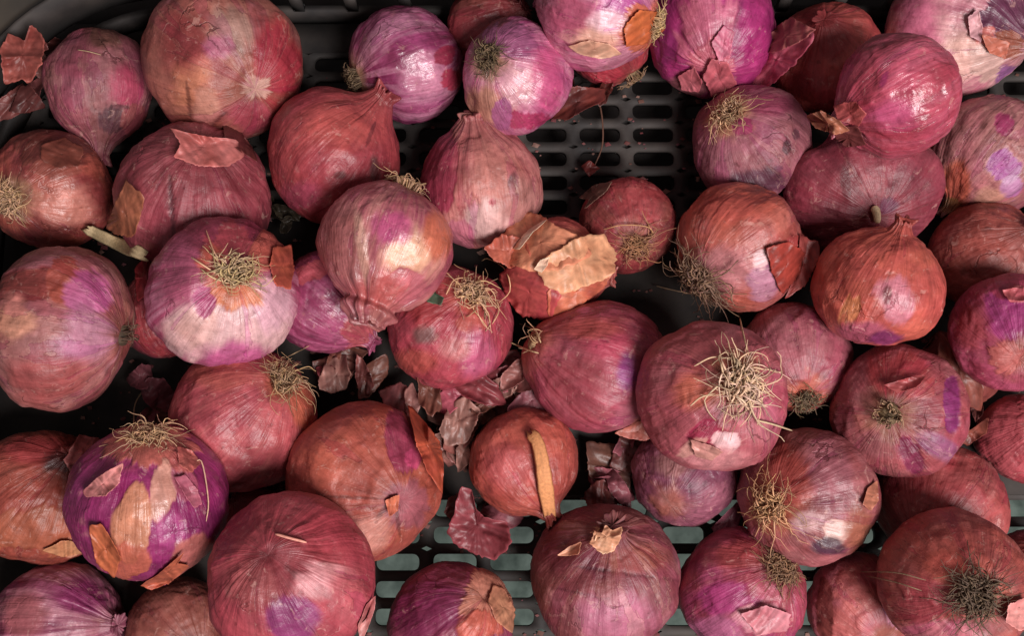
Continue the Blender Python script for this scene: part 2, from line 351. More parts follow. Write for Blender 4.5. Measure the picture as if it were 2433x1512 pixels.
onion("A4", 1222, 182, 134, rp=(1165, 140), c=((206, 124, 158), (176, 78, 128)), gloss=.95, st=((236, 190, 200), .35, 6), root=dict(n=90, l=.42, spread=.9, c=OLIVE), rootc=HAY, patches=[P(1150, 60, 70, 50, (120, 54, 62), soft=.5), P(1220, 90, 60, 40, (160, 92, 130), rag=.4), P(1150, 250, 70, 50, (196, 150, 116), soft=.7), P(1240, 200, 60, 50, (232, 186, 188), soft=.8), P(1260, 285, 60, 24, (172, 52, 96), rag=.4), P(1195, 270, 24, 40, (176, 104, 150), rag=.3), P(1300, 190, 40, 90, (202, 86, 134), soft=.7)], lab="pink and white onion with a short brown root next to the striped purple onion")
onion("A9", 2270, 62, 170, np=(2415, 100), nl=.15, c=((212, 160, 158), (190, 104, 128)), gloss=.6, st=((236, 208, 190), .4, 6), patches=[P(2270, 140, 110, 60, (220, 188, 164), soft=.7, rot=-30), P(2180, 60, 60, 80, (206, 112, 140), soft=.8), P(2322, 60, 20, 34, (120, 34, 70), rot=10, rag=.3, raise_=-.0008), P(2345, 150, 40, 46, (216, 190, 168), rag=.3), P(2400, 40, 70, 50, (92, 40, 72), rag=.35, raise_=-.0008), P(2400, 105, 34, 34, (150, 84, 52), rag=.4), P(2400, 190, 36, 36, (150, 100, 156), rag=.3, raise_=-.0006), P(2340, 85, 26, 14, (206, 120, 104), rot=-40, rag=.3), P(2360, 230, 60, 20, (190, 92, 110))], lab="pale cream pink onion with a peeled purple centre at the back right corner")
onion("A10", 2352, 368, 142, np=(2258, 490), nl=.2, c=((176, 106, 110), (156, 100, 96)), dust=.4, gloss=.4, st=((200, 146, 130), .45, 9), patches=[P(2385, 290, 26, 30, (150, 40, 92), rag=.4, raise_=-.0004), P(2385, 395, 36, 34, (150, 70, 140), rag=.4, raise_=-.0004), P(2400, 440, 26, 34, (176, 130, 166), rag=.4), P(2275, 440, 34, 60, (196, 100, 56), soft=.7), P(2262, 490, 26, 20, (150, 110, 60), rag=.3), P(2350, 470, 40, 30, (206, 160, 130), soft=.6)], lab="dusty streaked mauve onion with small purple bare spots at the right edge")
onion("A11", 1782, 345, 143, rp=(1728, 262), rz=.72, e=.86, c=((168, 104, 116), (150, 90, 96)), dust=.5, gloss=.25, st=((186, 136, 132), .25, 10), root=dict(n=70, l=.58, spread=1.2, c=STRAW, up=.35), rootc=(214, 168, 110), patches=[P(1830, 250, 60, 30, (150, 66, 92), soft=.6), P(1765, 300, 24, 22, (172, 70, 110), rag=.3, raise_=-.0004), P(1810, 430, 90, 30, (84, 40, 62), soft=.6, rag=.3), P(1870, 350, 10, 18, (96, 56, 66), rag=.4), P(1890, 320, 9, 14, (96, 56, 66), rag=.4), P(1850, 400, 14, 8, (110, 60, 80), rag=.4)], lab="dusty grey mauve onion with a blond root tuft above the copper topped onion")
onion("A12", 2050, 465, 176, np=(2085, 525), nz=.66, e=.62, nl=.0, c=((146, 54, 70), (118, 46, 60)), gloss=.3, st=((172, 90, 100), .35, 8), patches=[P(2075, 440, 36, 30, (158, 78, 84), rag=.5), P(2110, 490, 26, 22, (108, 46, 76), soft=.6), P(2010, 420, 12, 60, (110, 40, 50), rag=.5)], lab="flat dark red onion with a small cream stem stub, behind the pointed orange onion")
onion("A25", 1143, 442, 147, np=(1128, 275), nz=.3, e=.98, pear=.05, nl=.08, nr=.2, c=((176, 100, 96), (158, 76, 82)), dust=.3, gloss=.3, st=((204, 152, 130), .5, 9), patches=[P(1040, 420, 50, 130, (150, 44, 72), rot=8, rag=.25, raise_=-.0006), P(1165, 420, 70, 100, (190, 128, 110), soft=.9, rag=.3), P(1150, 525, 60, 50, (220, 192, 176), soft=.7, rag=.4), P(1090, 560, 40, 40, (186, 112, 124), rag=.4), P(1218, 430, 12, 22, (90, 62, 54), soft=.6, rot=15), P(1245, 480, 45, 70, (178, 130, 116), soft=.7), P(1170, 480, 10, 8, (190, 80, 90), rag=.3)], lab="upright pointed onion with a dusty pale front, in the middle beside the bare crate floor")
onion("A23", 1067, 780, 148, rp=(1120, 700), c=((178, 74, 86), (164, 62, 74)), gloss=.55, rootc=(196, 100, 76), root=dict(n=75, l=.62, spread=1.3, c=STRAW, curl=.8, th=1.3, bias=(.1, -.2)), patches=[P(1010, 795, 34, 26, (112, 84, 76), soft=.8, rag=.4), P(1120, 770, 34, 22, (196, 100, 84), rag=.3, raise_=.0004), P(1130, 840, 50, 60, (188, 96, 128), soft=.9), P(1010, 730, 60, 50, (160, 60, 60), soft=.8), P(1080, 830, 40, 30, (190, 116, 110), soft=.7), P(990, 860, 60, 30, (188, 92, 78), soft=.8)], lab="rose red onion with curly blond roots and a grey stain, in the centre")
onion("A21", 1425, 872, 164, rp=(1282, 820), rz=.35, np_=None, nl=.1, e=.98, egg=.7, pear=.15, c=((164, 70, 88), (150, 62, 72)), gloss=.4, st=((180, 104, 110), .35, 10), rootc=(176, 96, 70), root=dict(n=50, l=.34, spread=1.2, c=STRAW), patches=[P(1450, 810, 60, 50, (178, 66, 88), soft=.8), P(1490, 880, 26, 50, (136, 58, 120), soft=.8), P(1400, 780, 90, 30, (170, 78, 70), soft=.7), P(1500, 1000, 50, 50, (176, 100, 112), soft=.6), P(1525, 1015, 30, 22, (190, 112, 84), rag=.3, raise_=.0004)], lab="mauve red onion with a side root, left of the large onion with spreading pale roots")
onion("A35", 1245, 1098, 134, np=(1300, 1215), nz=.3, nl=.2, c=((188, 94, 72), (168, 78, 64)), gloss=.45, patches=[P(1200, 1110, 70, 60, (192, 96, 90), soft=.9)], lab="smooth copper onion with a straw leaf lying down its front, on the crate floor")
onion("A37", 105, 1182, 162, np=(150, 1100), nz=.7, nl=.05, c=((166, 82, 58), (138, 68, 52)), gloss=.45, dust=.15, patches=[P(110, 1260, 120, 60, (168, 98, 62), rag=.35, raise_=.0006), P(180, 1300, 50, 20, (214, 160, 118), rag=.4, raise_=.0006), P(80, 1070, 90, 40, (160, 62, 56), soft=.7), P(140, 1100, 40, 26, (80, 36, 34), soft=.7, rag=.4)], lab="copper brown onion with wavy gold skin, left of the peeling purple onion")
onion("A40", 138, 1490, 152, np=(250, 1500), nl=.1, c=((156, 84, 110), (140, 52, 92)), gloss=.5, st=((212, 164, 166), .6, 6), patches=[P(190, 1420, 70, 50, (136, 44, 96), soft=.8), P(60, 1460, 60, 60, (160, 92, 92), soft=.8)], lab="purple onion with pale brushed streaks at the front left corner")
onion("A42", 1073, 1480, 148, np=(1150, 1420), nz=.75, nl=.0, c=((150, 64, 92), (136, 48, 88)), gloss=.4, dust=.2, patches=[P(1000, 1440, 110, 80, (132, 42, 86), soft=.5, rag=.3), P(1160, 1420, 60, 80, (196, 136, 104), rag=.25, raise_=.0006, rot=20), P(1140, 1490, 60, 40, (190, 96, 72), rag=.3, raise_=.0007)], lab="half purple half tan onion at the front edge over the lit crate slots")
onion("A43", 1442, 1372, 175, np=(1440, 1285), nz=.8, nl=.12, nr=.16, c=((150, 86, 88), (134, 74, 68)), dust=.7, gloss=.25, frill=dict(n=70, l=.17, spread=.9, c=(226, 180, 138), th=2.6, h=.97, rho=.09, curl=.35), patches=[P(1440, 1330, 70, 50, (118, 54, 62), soft=.5, rag=.4), P(1460, 1360, 150, 4, (76, 34, 40), rot=8, rag=.6, raise_=-.0005), P(1420, 1420, 110, 3, (90, 42, 46), rot=12, rag=.5, raise_=-.0003), P(1510, 1330, 80, 40, (156, 92, 74), soft=.7), P(1470, 1470, 110, 60, (190, 132, 140), soft=.9), P(1330, 1300, 60, 70, (112, 46, 54), soft=.8)], lab="wrinkled dusty brown onion with a cut cream neck on top, at the front")  # the soft pale patch low down paints the lit side into the colour
onion("A46", 1762, 1405, 149, rp=(1850, 1345), c=((166, 70, 84), (150, 58, 92)), gloss=.5, st=((184, 92, 128), .3, 8), root=dict(n=150, l=.5, spread=.75, c=(140, 108, 76), bias=(0, -.45), curl=.5), rootc=BROWN, patches=[P(1720, 1420, 70, 45, (176, 60, 124), soft=.4, rag=.35), P(1760, 1320, 80, 40, (160, 68, 66), soft=.8), P(1800, 1470, 70, 40, (206, 140, 146), rag=.4, raise_=.0006), P(1700, 1500, 80, 40, (188, 110, 146), soft=.7)], lab="magenta patched onion with a thick brown root mass at the front edge")
onion("A45", 1920, 1178, 162, rp=(1838, 1205), c=((158, 92, 92), (140, 66, 64)), dust=.35, gloss=.45, st=((182, 120, 118), .3, 10), rootc=(170, 92, 48), root=dict(n=90, l=.62, spread=1.0, c=(204, 160, 112), curl=.45, bias=(-.1, .05)), patches=[P(1870, 1130, 60, 80, (160, 72, 58), soft=.7), P(1975, 1130, 60, 110, (152, 92, 98), soft=.5, rot=-10), P(1990, 1265, 32, 30, (228, 206, 184), rag=.25, raise_=-.0005), P(1965, 1300, 45, 20, (70, 50, 62), soft=.5, rag=.3), P(1920, 1240, 40, 26, (206, 178, 170), soft=.7), P(2040, 1260, 40, 60, (160, 100, 70), soft=.8)], lab="mauve copper onion with a spiky straw root and one bare white patch")
onion("A33", 585, 992, 173, rp=(672, 905), c=((184, 88, 90), (168, 72, 80)), gloss=.45, st=((204, 128, 116), .4, 7), rootc=(188, 112, 70), root=dict(n=80, l=.5, spread=.9, c=HAY), patches=[P(520, 890, 80, 40, (180, 96, 80), soft=.8), P(660, 1000, 60, 60, (190, 90, 90), soft=.8), P(720, 960, 30, 60, (196, 108, 72), soft=.7)], lab="rose copper onion with a short hay coloured root, below the white and purple rooted onion")
# ---- those lying on top
onion("A2", 533, 152, 188, rp=(607, 208), rz=.88, e=.98, c=((176, 112, 92), (150, 80, 70)), dust=.45, gloss=.35, patches=[P(660, 150, 60, 110, (162, 44, 52), soft=.6, rag=.35, rot=-8), P(455, 170, 50, 100, (198, 132, 92), soft=.7, rag=.3, rot=12), P(560, 70, 60, 60, (176, 146, 124), soft=.8, rag=.5), P(440, 100, 70, 80, (140, 60, 56), soft=.8), P(606, 208, 34, 28, (206, 172, 146), soft=.3, rag=.5, raise_=.0008), P(600, 275, 60, 40, (166, 70, 82), soft=.6, rag=.3), P(470, 300, 70, 40, (136, 84, 56), soft=.7), P(448, 235, 5, 50, (84, 40, 34), rot=-6, rag=.2), P(500, 300, 60, 4, (84, 40, 34), rot=-42, rag=.2), P(490, 250, 34, 50, (206, 152, 122), rag=.2, soft=.5), P(520, 110, 40, 30, (178, 104, 126), soft=.7)], lab="largest back row onion, dusty mauve with a red side and a bald cream root scar")
onion("A26", 795, 372, 163, np=(925, 222), nz=.25, nl=.20, nr=.2, c=((172, 72, 72), (156, 58, 66)), gloss=.4, dust=.1, patches=[P(890, 402, 14, 40, (86, 46, 44), soft=.7, rag=.4), P(808, 416, 20, 12, (104, 44, 44), soft=.5), P(720, 470, 60, 40, (172, 76, 96), soft=.8), P(800, 300, 100, 60, (182, 84, 74), soft=.9), P(880, 320, 4, 30, (90, 36, 40), rot=20, rag=.3)], lab="warm red onion with a twisted neck pointing at the striped purple onion")
onion("A5", 1425, 20, 146, rp=(1562, 60), rz=.3, c=((206, 130, 150), (190, 92, 130)), gloss=.7, st=((232, 186, 196), .45, 6), rootc=(206, 110, 60), root=dict(n=80, l=.36, spread=1.0, c=(196, 166, 116)), patches=[P(1410, 85, 70, 40, (222, 184, 150), soft=.6, rag=.4, raise_=.0005), P(1480, 20, 60, 40, (190, 92, 160), soft=.7), P(1520, 60, 46, 60, (202, 112, 62), rag=.3, raise_=.0006), P(1350, 40, 60, 60, (176, 84, 110), soft=.8), P(1445, 50, 46, 30, (236, 206, 206), soft=.7)], lab="pale pink onion with copper skin and shaggy root at the back edge")
onion("A6", 1692, 78, 150, np=(1700, 150), nz=.75, nl=.0, c=((178, 48, 122), (150, 36, 104)), gloss=.55, patches=[P(1690, 60, 80, 90, (198, 112, 134), soft=.5, rag=.5, raise_=.0006), P(1690, 140, 50, 50, (204, 110, 124), rag=.5, raise_=.0006), P(1790, 70, 36, 80, (172, 40, 116), soft=.4), P(1640, 200, 60, 30, (150, 96, 96), soft=.6), P(1580, 110, 30, 50, (150, 44, 110), soft=.4)], lab="vivid magenta onion with a torn pink skin flap sticking out to its right")
onion("A8", 2130, 228, 148, np=(2005, 280), nz=.4, nl=.15, c=((190, 80, 102), (166, 60, 78)), gloss=1.0, st=((206, 130, 150), .25, 7), patches=[P(2120, 270, 70, 40, (196, 86, 126), soft=.9), P(2060, 200, 50, 60, (170, 64, 82), soft=.8), P(2100, 190, 10, 26, (150, 44, 92), rot=20, rag=.5)], lab="glossy pink red onion with a sharp white highlight and papery neck")
onion("A14", 1760, 582, 152, rp=(1665, 650), rz=.55, nl=.3, c=((188, 98, 74), (176, 92, 84)), gloss=.45, st=((208, 140, 120), .35, 8), rootc=BROWN, root=dict(n=190, l=.8, spread=1.1, c=(150, 120, 92), curl=.6, th=1.1, bias=(.1, -.5)), patches=[P(1720, 640, 90, 60, (186, 128, 124), soft=.8), P(1815, 670, 40, 50, (178, 132, 150), soft=.4, rag=.3), P(1808, 615, 20, 26, (222, 194, 186), rag=.4), P(1880, 620, 46, 66, (158, 62, 52), rag=.15, raise_=.0009, rot=10), P(1740, 490, 110, 50, (192, 92, 66), soft=.9)], lab="copper topped onion with a wide grey brown tangle of roots at its lower left")
onion("A22", 1320, 640, 122, np=(1445, 660), nz=.2, nl=.12, c=((182, 92, 78), (160, 66, 66)), gloss=.6, patches=[P(1250, 700, 60, 60, (164, 56, 66), soft=.6), P(1350, 690, 60, 40, (192, 108, 86), soft=.7), P(1380, 610, 70, 60, (212, 148, 100), soft=.7)], lab="golden copper onion with its papery skin torn open and curling, in the centre")
onion("A34", 872, 1145, 185, np=(950, 1190), nz=.85, nl=.0, c=((186, 98, 70), (172, 88, 70)), gloss=.35, dust=.1, patches=[P(955, 1050, 36, 80, (146, 52, 82), rot=-12, rag=.25, raise_=-.0007), P(980, 1090, 20, 26, (190, 70, 110), rag=.3), P(840, 1183, 70, 4, (90, 44, 34), rot=3, rag=.25), P(965, 1200, 60, 60, (150, 86, 92), soft=.4, rag=.3), P(900, 1230, 5, 40, (80, 40, 36), rot=30), P(945, 1240, 5, 36, (80, 40, 36), rot=-8), P(870, 1270, 60, 50, (206, 150, 126), soft=.8), P(1030, 1120, 20, 90, (178, 92, 66), soft=.5)], lab="large orange copper onion with a split upright skin flap, centre front")
onion("A17", 2405, 788, 142, rp=(2420, 850), rz=.8, c=((176, 82, 108), (156, 62, 84)), gloss=.45, patches=[P(2390, 745, 50, 60, (166, 60, 126), soft=.4, rag=.4, raise_=-.0004), P(2400, 680, 50, 30, (170, 64, 90), rag=.4), P(2420, 700, 30, 20, (206, 120, 116), rag=.3, raise_=.0005), P(2390, 850, 40, 36, (186, 104, 92), rag=.4, raise_=.0004), P(2310, 780, 40, 60, (160, 72, 78), soft=.8)], lab="pink purple onion with flaking skin cut by the right edge above middle")
onion("A15", 2085, 682, 149, np=(2142, 540), nz=.3, nl=.16, nr=.15, c=((196, 98, 70), (182, 82, 68)), gloss=.45, patches=[P(2125, 710, 40, 60, (200, 128, 138), rot=-20, soft=.5, rag=.4), P(2108, 700, 10, 20, (130, 66, 70), soft=.4, rag=.4), P(2018, 740, 22, 40, (196, 130, 66), rot=10, soft=.3, rag=.5, raise_=-.0004), P(2050, 790, 70, 30, (176, 92, 112), soft=.7), P(2105, 805, 50, 18, (120, 44, 96), soft=.6, rag=.4)], lab="small smooth orange onion with a pointed neck and a pink blemish")
onion("A19", 2135, 976, 154, rp=(2112, 985), rz=.98, c=((164, 82, 84), (148, 72, 78)), dust=.45, gloss=.3, rootc=(150, 106, 80), root=dict(n=36, l=.16, spread=1.6, c=FIBRE), patches=[P(2130, 890, 80, 50, (170, 66, 66), soft=.5, rag=.4), P(2170, 920, 60, 20, (178, 88, 86), rot=25, rag=.3, raise_=.0006), P(2262, 960, 22, 80, (126, 36, 102), rag=.2, raise_=-.0007), P(2230, 1060, 60, 30, (146, 96, 120), rot=30, soft=.5), P(2165, 1085, 26, 50, (126, 40, 76), rot=-20, rag=.3, raise_=-.0007), P(2060, 1060, 60, 40, (152, 92, 92), soft=.8)], lab="dull mauve onion seen root end on, with a purple bare edge on its right")
onion("A20", 1690, 942, 178, rp=(1748, 905), rz=.9, c=((170, 88, 94), (154, 74, 80)), dust=.35, gloss=.35, rootc=(176, 110, 74), root=dict(n=100, l=.66, spread=1.7, c=(212, 184, 146), curl=.5, th=1.35, bias=(.25, -.55)), patches=[P(1640, 920, 60, 50, (188, 102, 72), soft=.9, rag=.4), P(1675, 1035, 44, 34, (156, 36, 72), rag=.35, raise_=-.0009), P(1725, 1050, 30, 24, (226, 196, 188), rag=.4), P(1700, 1090, 90, 30, (200, 140, 136), soft=.8), P(1650, 1060, 40, 16, (208, 160, 140), rot=-30, rag=.4, raise_=.0006), P(1640, 820, 80, 50, (164, 84, 84), soft=.8), P(1800, 1000, 50, 60, (180, 112, 116), soft=.8)], lab="large mauve onion with a wide spray of pale spreading roots")
onion("A24", 918, 580, 157, np=(862, 745), nz=.3, nl=.13, nr=.32, e=.95, pear=.45, c=((188, 112, 112), (170, 84, 102)), gloss=.75, st=((206, 154, 132), .5, 6), root=dict(n=45, l=.5, spread=1.1, c=STRAW), patches=[P(820, 570, 60, 110, (172, 110, 104), soft=.6, rot=-15), P(970, 600, 80, 70, (232, 192, 146), soft=.8, rag=.3), P(930, 540, 50, 40, (190, 84, 128), soft=.7, rag=.3), P(1040, 560, 36, 60, (204, 116, 78), soft=.6), P(960, 680, 50, 40, (192, 110, 116), rag=.2, raise_=-.0006), P(900, 690, 70, 50, (190, 100, 92), soft=.8), P(860, 590, 14, 90, (204, 166, 140), rot=-8, soft=.6)], lab="peach and pink onion with a broad neck pointing down left, in the centre")
onion("A28", 533, 696, 174, rp=(555, 650), rz=.93, c=((178, 84, 118), (164, 60, 98)), gloss=.6, st=((222, 176, 190), .5, 7), rootc=(206, 120, 62), root=dict(n=84, l=.42, spread=.9, c=(196, 172, 124), curl=.7, th=1.2), patches=[P(520, 560, 150, 60, (140, 52, 74), soft=.6, rag=.35), P(560, 590, 60, 60, (166, 68, 76), rag=.4), P(430, 660, 60, 110, (168, 84, 110), soft=.6), P(545, 790, 190, 72, (228, 200, 188), soft=.35, rag=.3), P(470, 780, 60, 50, (222, 190, 172), soft=.6), P(640, 720, 60, 70, (222, 186, 190), soft=.6, rag=.3), P(560, 850, 90, 40, (196, 96, 150), soft=.8), P(560, 708, 70, 34, (216, 132, 62), soft=.4, rag=.4, raise_=-.0003), P(500, 620, 34, 40, (186, 92, 60), soft=.5, rag=.3), P(640, 600, 50, 60, (184, 96, 76), rag=.3, raise_=.0007), P(485, 720, 26, 34, (172, 62, 116), rag=.3, raise_=-.0004)], ribs=.028, lab="white and purple onion with a big straw root on an orange base, left of centre")
onion("A36", 356, 1195, 182, rp=(348, 1040), rz=.6, e=1.02, c=((150, 40, 104), (128, 32, 92)), gloss=.7, rootc=(182, 110, 76), root=dict(n=80, l=.46, spread=1.2, c=STRAW), patches=[P(350, 1060, 110, 50, (184, 104, 84), rag=.4, raise_=.0008), P(315, 1245, 50, 84, (206, 148, 102), rag=.3, raise_=.0008, rot=14), P(390, 1165, 34, 80, (214, 168, 138), rag=.3, raise_=.0006, rot=8), P(300, 1330, 70, 44, (190, 106, 76), rag=.35, raise_=.0008), P(440, 1150, 30, 50, (176, 92, 116), rag=.35, raise_=.0006, rot=-25), P(400, 1260, 40, 40, (170, 70, 130), soft=.7), P(430, 1100, 30, 26, (186, 102, 92), rag=.3, raise_=.0006), P(450, 1330, 50, 70, (182, 112, 96), rag=.3, raise_=.0007, rot=25)], lab="vivid purple onion peeling copper skin, near the front left")
onion("A38", 694, 1372, 195, np=(640, 1330), nz=.9, nl=.0, c=((178, 74, 82), (162, 62, 74)), gloss=.4, dust=.15, patches=[P(780, 1260, 80, 60, (184, 72, 84), soft=.8), P(770, 1380, 70, 40, (206, 150, 146), soft=.6, rag=.5, raise_=.0004), P(690, 1475, 74, 60, (138, 56, 110), soft=.35, rag=.3, raise_=-.0005), P(620, 1340, 44, 34, (130, 46, 52), soft=.7, rag=.5), P(600, 1400, 60, 60, (156, 78, 76), soft=.6, rag=.4), P(830, 1420, 50, 80, (182, 92, 96), soft=.7)], lab="biggest rose red onion with a purple bare patch at the front edge")
onion("A48", 2262, 1388, 174, rp=(2308, 1405), rz=.9, c=((160, 80, 66), (140, 66, 62)), dust=.35, gloss=.25, rootc=(172, 84, 50), root=dict(n=170, l=.55, spread=.9, c=(96, 78, 56), curl=.5, bias=(-.1, -.3)), patches=[P(2220, 1300, 110, 50, (156, 76, 62), soft=.8), P(2200, 1430, 80, 60, (150, 58, 64), soft=.8), P(2250, 1340, 50, 30, (180, 86, 44), soft=.8), P(2240, 1500, 110, 30, (184, 108, 116), soft=.6)], lab="big brown copper onion with a dark brushy root at the front right corner")

# ---- leftover papery flaps that belong to an onion: (onion, outline px, lift, curl, colours)
FLAPS = [
 ("A2", [(402, 300), (440, 315), (500, 325), (560, 330), (580, 370), (540, 398), (470, 395), (415, 375), (430, 340)], .003, .004, (206, 128, 122), (176, 92, 84), "A27"),
 ("A2", [(530, 290), (570, 310), (600, 350), (612, 385), (570, 360), (535, 330)], .004, .004, (120, 62, 58), (90, 44, 44), "A27"),
 ("A6", [(1755, 170), (1790, 130), (1850, 100), (1930, 68), (1932, 100), (1890, 150), (1830, 205), (1775, 215)], .012, .006, (226, 124, 146), (190, 84, 104), "A7"),
 ("A6", [(1800, 120), (1845, 62), (1880, 40), (1936, 70), (1900, 100), (1840, 125)], .017, .003, (190, 116, 112), (160, 88, 86), "A7"),
 ("A6", [(1690, 140), (1730, 150), (1750, 200), (1725, 225), (1690, 230), (1670, 180)], .002, .003, (206, 116, 124), (180, 88, 98), "A6"),
 ("A6", [(1610, 180), (1650, 160), (1670, 195), (1660, 220), (1620, 215)], .002, .003, (204, 120, 128), (176, 92, 100), "A6"),
 ("A6", [(1690, 100), (1720, 60), (1745, 75), (1735, 130), (1710, 150)], .001, .002, (214, 130, 150), (196, 100, 130), "A6"),
 ("A8", [(1912, 275), (1950, 262), (2000, 290), (2020, 310), (1985, 320), (1940, 305)], .003, .004, (176, 116, 88), (140, 84, 66), "A8"),
 ("A8", [(1980, 250), (2030, 240), (2060, 270), (2040, 300), (1990, 285)], .002, .003, (186, 96, 92), (150, 66, 70), "A8"),
 ("A8", [(1990, 300), (2040, 300), (2060, 345), (2010, 350), (1985, 330)], .002, .002, (130, 70, 66), (104, 52, 52), "A8"),
 ("A9", [(2300, 40), (2325, 20), (2335, 65), (2330, 100), (2305, 85)], .001, .003, (222, 184, 182), (196, 140, 150), "A9"),
 ("A9", [(2330, 80), (2400, 100), (2390, 140), (2350, 125)], .002, .003, (206, 130, 110), (186, 108, 84), "A9"),
 ("A22", [(1180, 650), (1230, 632), (1300, 640), (1335, 700), (1310, 757), (1240, 754), (1206, 715)], .0010, .003, (196, 96, 88), (166, 64, 70), "A22"),
 ("A22", [(1300, 690), (1370, 640), (1462, 630), (1440, 685), (1350, 744), (1305, 755)], .0012, .0025, (210, 126, 92), (182, 92, 74), "A22"),
 ("A22", [(1150, 590), (1190, 556), (1245, 566), (1262, 612), (1215, 637), (1176, 620)], .004, .004, (196, 112, 88), (168, 80, 68), "A22"),
 ("A22", [(1190, 604), (1210, 512), (1240, 503), (1275, 507), (1330, 540), (1395, 568), (1405, 610), (1330, 640), (1260, 645), (1212, 632)], .005, .0035, (226, 160, 122), (204, 128, 98), "A22"),
 ("A22", [(1272, 632), (1300, 608), (1345, 580), (1395, 556), (1432, 556), (1466, 600), (1456, 655), (1405, 676), (1340, 700), (1296, 684)], .0065, .0035, (230, 182, 140), (212, 152, 112), "A22"),
 ("A22", [(1198, 592), (1228, 552), (1286, 514), (1300, 524), (1266, 552), (1236, 592)], .0098, .0012, (252, 228, 200), (242, 206, 172), "A22"),
 ("A22", [(1268, 640), (1284, 618), (1306, 610), (1300, 632), (1286, 648)], .0104, .0012, (252, 228, 200), (242, 206, 172), "A22"),
 ("A43", [(1400, 1292), (1412, 1262), (1430, 1268), (1438, 1248), (1455, 1262), (1480, 1250), (1476, 1280), (1458, 1312), (1428, 1316)], .001, .004, (228, 184, 146), (206, 146, 110), "A43"),
 ("A43", [(1322, 1322), (1352, 1300), (1382, 1288), (1376, 1318), (1350, 1322)], .001, .003, (222, 172, 140), (206, 146, 116), "A43"),
 ("A14", [(1820, 590), (1875, 575), (1915, 600), (1905, 650), (1860, 700), (1835, 650)], .002, .003, (166, 68, 56), (140, 56, 48), "A14"),
 ("A14", [(1900, 560), (1945, 575), (1948, 610), (1915, 680), (1860, 712), (1900, 640)], .000, .003, (176, 88, 82), (140, 62, 58), "A14"),
 ("A28", [(650, 590), (692, 580), (700, 640), (690, 690), (655, 680), (640, 630)], .002, .004, (190, 100, 74), (170, 80, 70), "A28"),
 ("A28", [(320, 640), (350, 600), (365, 640), (350, 700), (325, 720)], -.002, .003, (176, 62, 66), (140, 44, 54), "A32"),
 ("A36", [(150, 1095), (190, 1032), (232, 1040), (254, 1080), (244, 1130), (190, 1155)], .013, .004, (214, 146, 138), (180, 108, 106), "A37"),
 ("A36", [(195, 1168), (240, 1128), (294, 1100), (284, 1150), (250, 1180), (205, 1182)], .0012, .003, (216, 148, 140), (190, 112, 116), "A36"),
 ("A36", [(210, 1250), (240, 1242), (275, 1300), (288, 1330), (272, 1376), (228, 1340)], .0006, .0035, (200, 116, 76), (178, 92, 64), "A36"),
 ("A36", [(415, 1135), (440, 1128), (470, 1165), (482, 1200), (462, 1210), (440, 1180)], .0004, .0012, (188, 112, 126), (170, 90, 110), "A36"),
 ("A36", [(420, 1060), (455, 1070), (478, 1100), (455, 1125), (425, 1105)], .0006, .0016, (192, 112, 100), (172, 90, 86), "A36"),
 ("A36", [(330, 1392), (370, 1370), (420, 1340), (458, 1296), (452, 1345), (402, 1388), (360, 1403)], .0008, .003, (196, 112, 82), (166, 84, 66), "A36"),
 ("A34", [(965, 950), (1000, 990), (1045, 1050), (1056, 1110), (1050, 1170), (1015, 1120), (990, 1060)], .005, .005, (196, 98, 68), (170, 78, 60), "A34"),
 ("A34", [(915, 1190), (950, 1175), (945, 1215), (925, 1230)], .001, .002, (206, 124, 92), (186, 100, 80), "A34"),
 ("A38", [(850, 1490), (870, 1440), (893, 1410), (890, 1450), (872, 1500), (855, 1530)], .002, .002, (200, 140, 132), (170, 96, 96), "A38"),
 ("A13", [(1375, 470), (1410, 440), (1455, 430), (1440, 455), (1400, 475), (1385, 500)], .002, .004, (150, 122, 104), (120, 94, 80), "A13"),
 ("A21", [(1460, 1030), (1500, 1010), (1545, 990), (1560, 1040), (1530, 1048), (1490, 1042)], .001, .002, (196, 124, 104), (170, 92, 84), "A21"),
 ("A20", [(1640, 1045), (1690, 1060), (1720, 1075), (1690, 1095), (1650, 1085)], .0008, .002, (208, 156, 140), (190, 128, 122), "A20"),
 ("A19", [(2100, 915), (2170, 895), (2205, 890), (2180, 920), (2130, 935)], .0008, .003, (182, 92, 90), (160, 74, 76), "A19"),
 ("A46", [(1760, 1460), (1820, 1440), (1880, 1460), (1870, 1500), (1800, 1510)], .001, .003, (208, 142, 150), (182, 104, 112), "A46"),
 ("A45", [(2062, 1160), (2085, 1140), (2088, 1190), (2070, 1215), (2050, 1200)], .001, .003, (206, 140, 110), (160, 100, 80), "A45"),
 ("A5", [(1345, 110), (1400, 95), (1450, 105), (1480, 130), (1430, 140), (1380, 130)], .001, .003, (226, 186, 156), (200, 146, 120), "A5"),
 ("A5", [(1480, 70), (1520, 20), (1570, 30), (1580, 70), (1530, 105), (1490, 110)], .001, .003, (206, 116, 66), (190, 98, 60), "A5"),
 ("A29", [(95, 345), (150, 325), (200, 350), (190, 395), (140, 400), (100, 385)], .001, .004, (130, 70, 56), (104, 54, 44), "A29"),
 ("A37", [(100, 1310), (150, 1285), (200, 1290), (205, 1315), (150, 1325)], .001, .003, (218, 164, 118), (180, 112, 78), "A37"),
 ("A42", [(1170, 1390), (1200, 1400), (1225, 1450), (1220, 1510), (1180, 1480), (1160, 1430)], .0006, .002, (200, 146, 112), (176, 116, 92), "A42"),
 ("A17", [(2380, 690), (2430, 680), (2440, 715), (2400, 720)], .001, .003, (204, 116, 118), (180, 90, 100), "A17"),
]
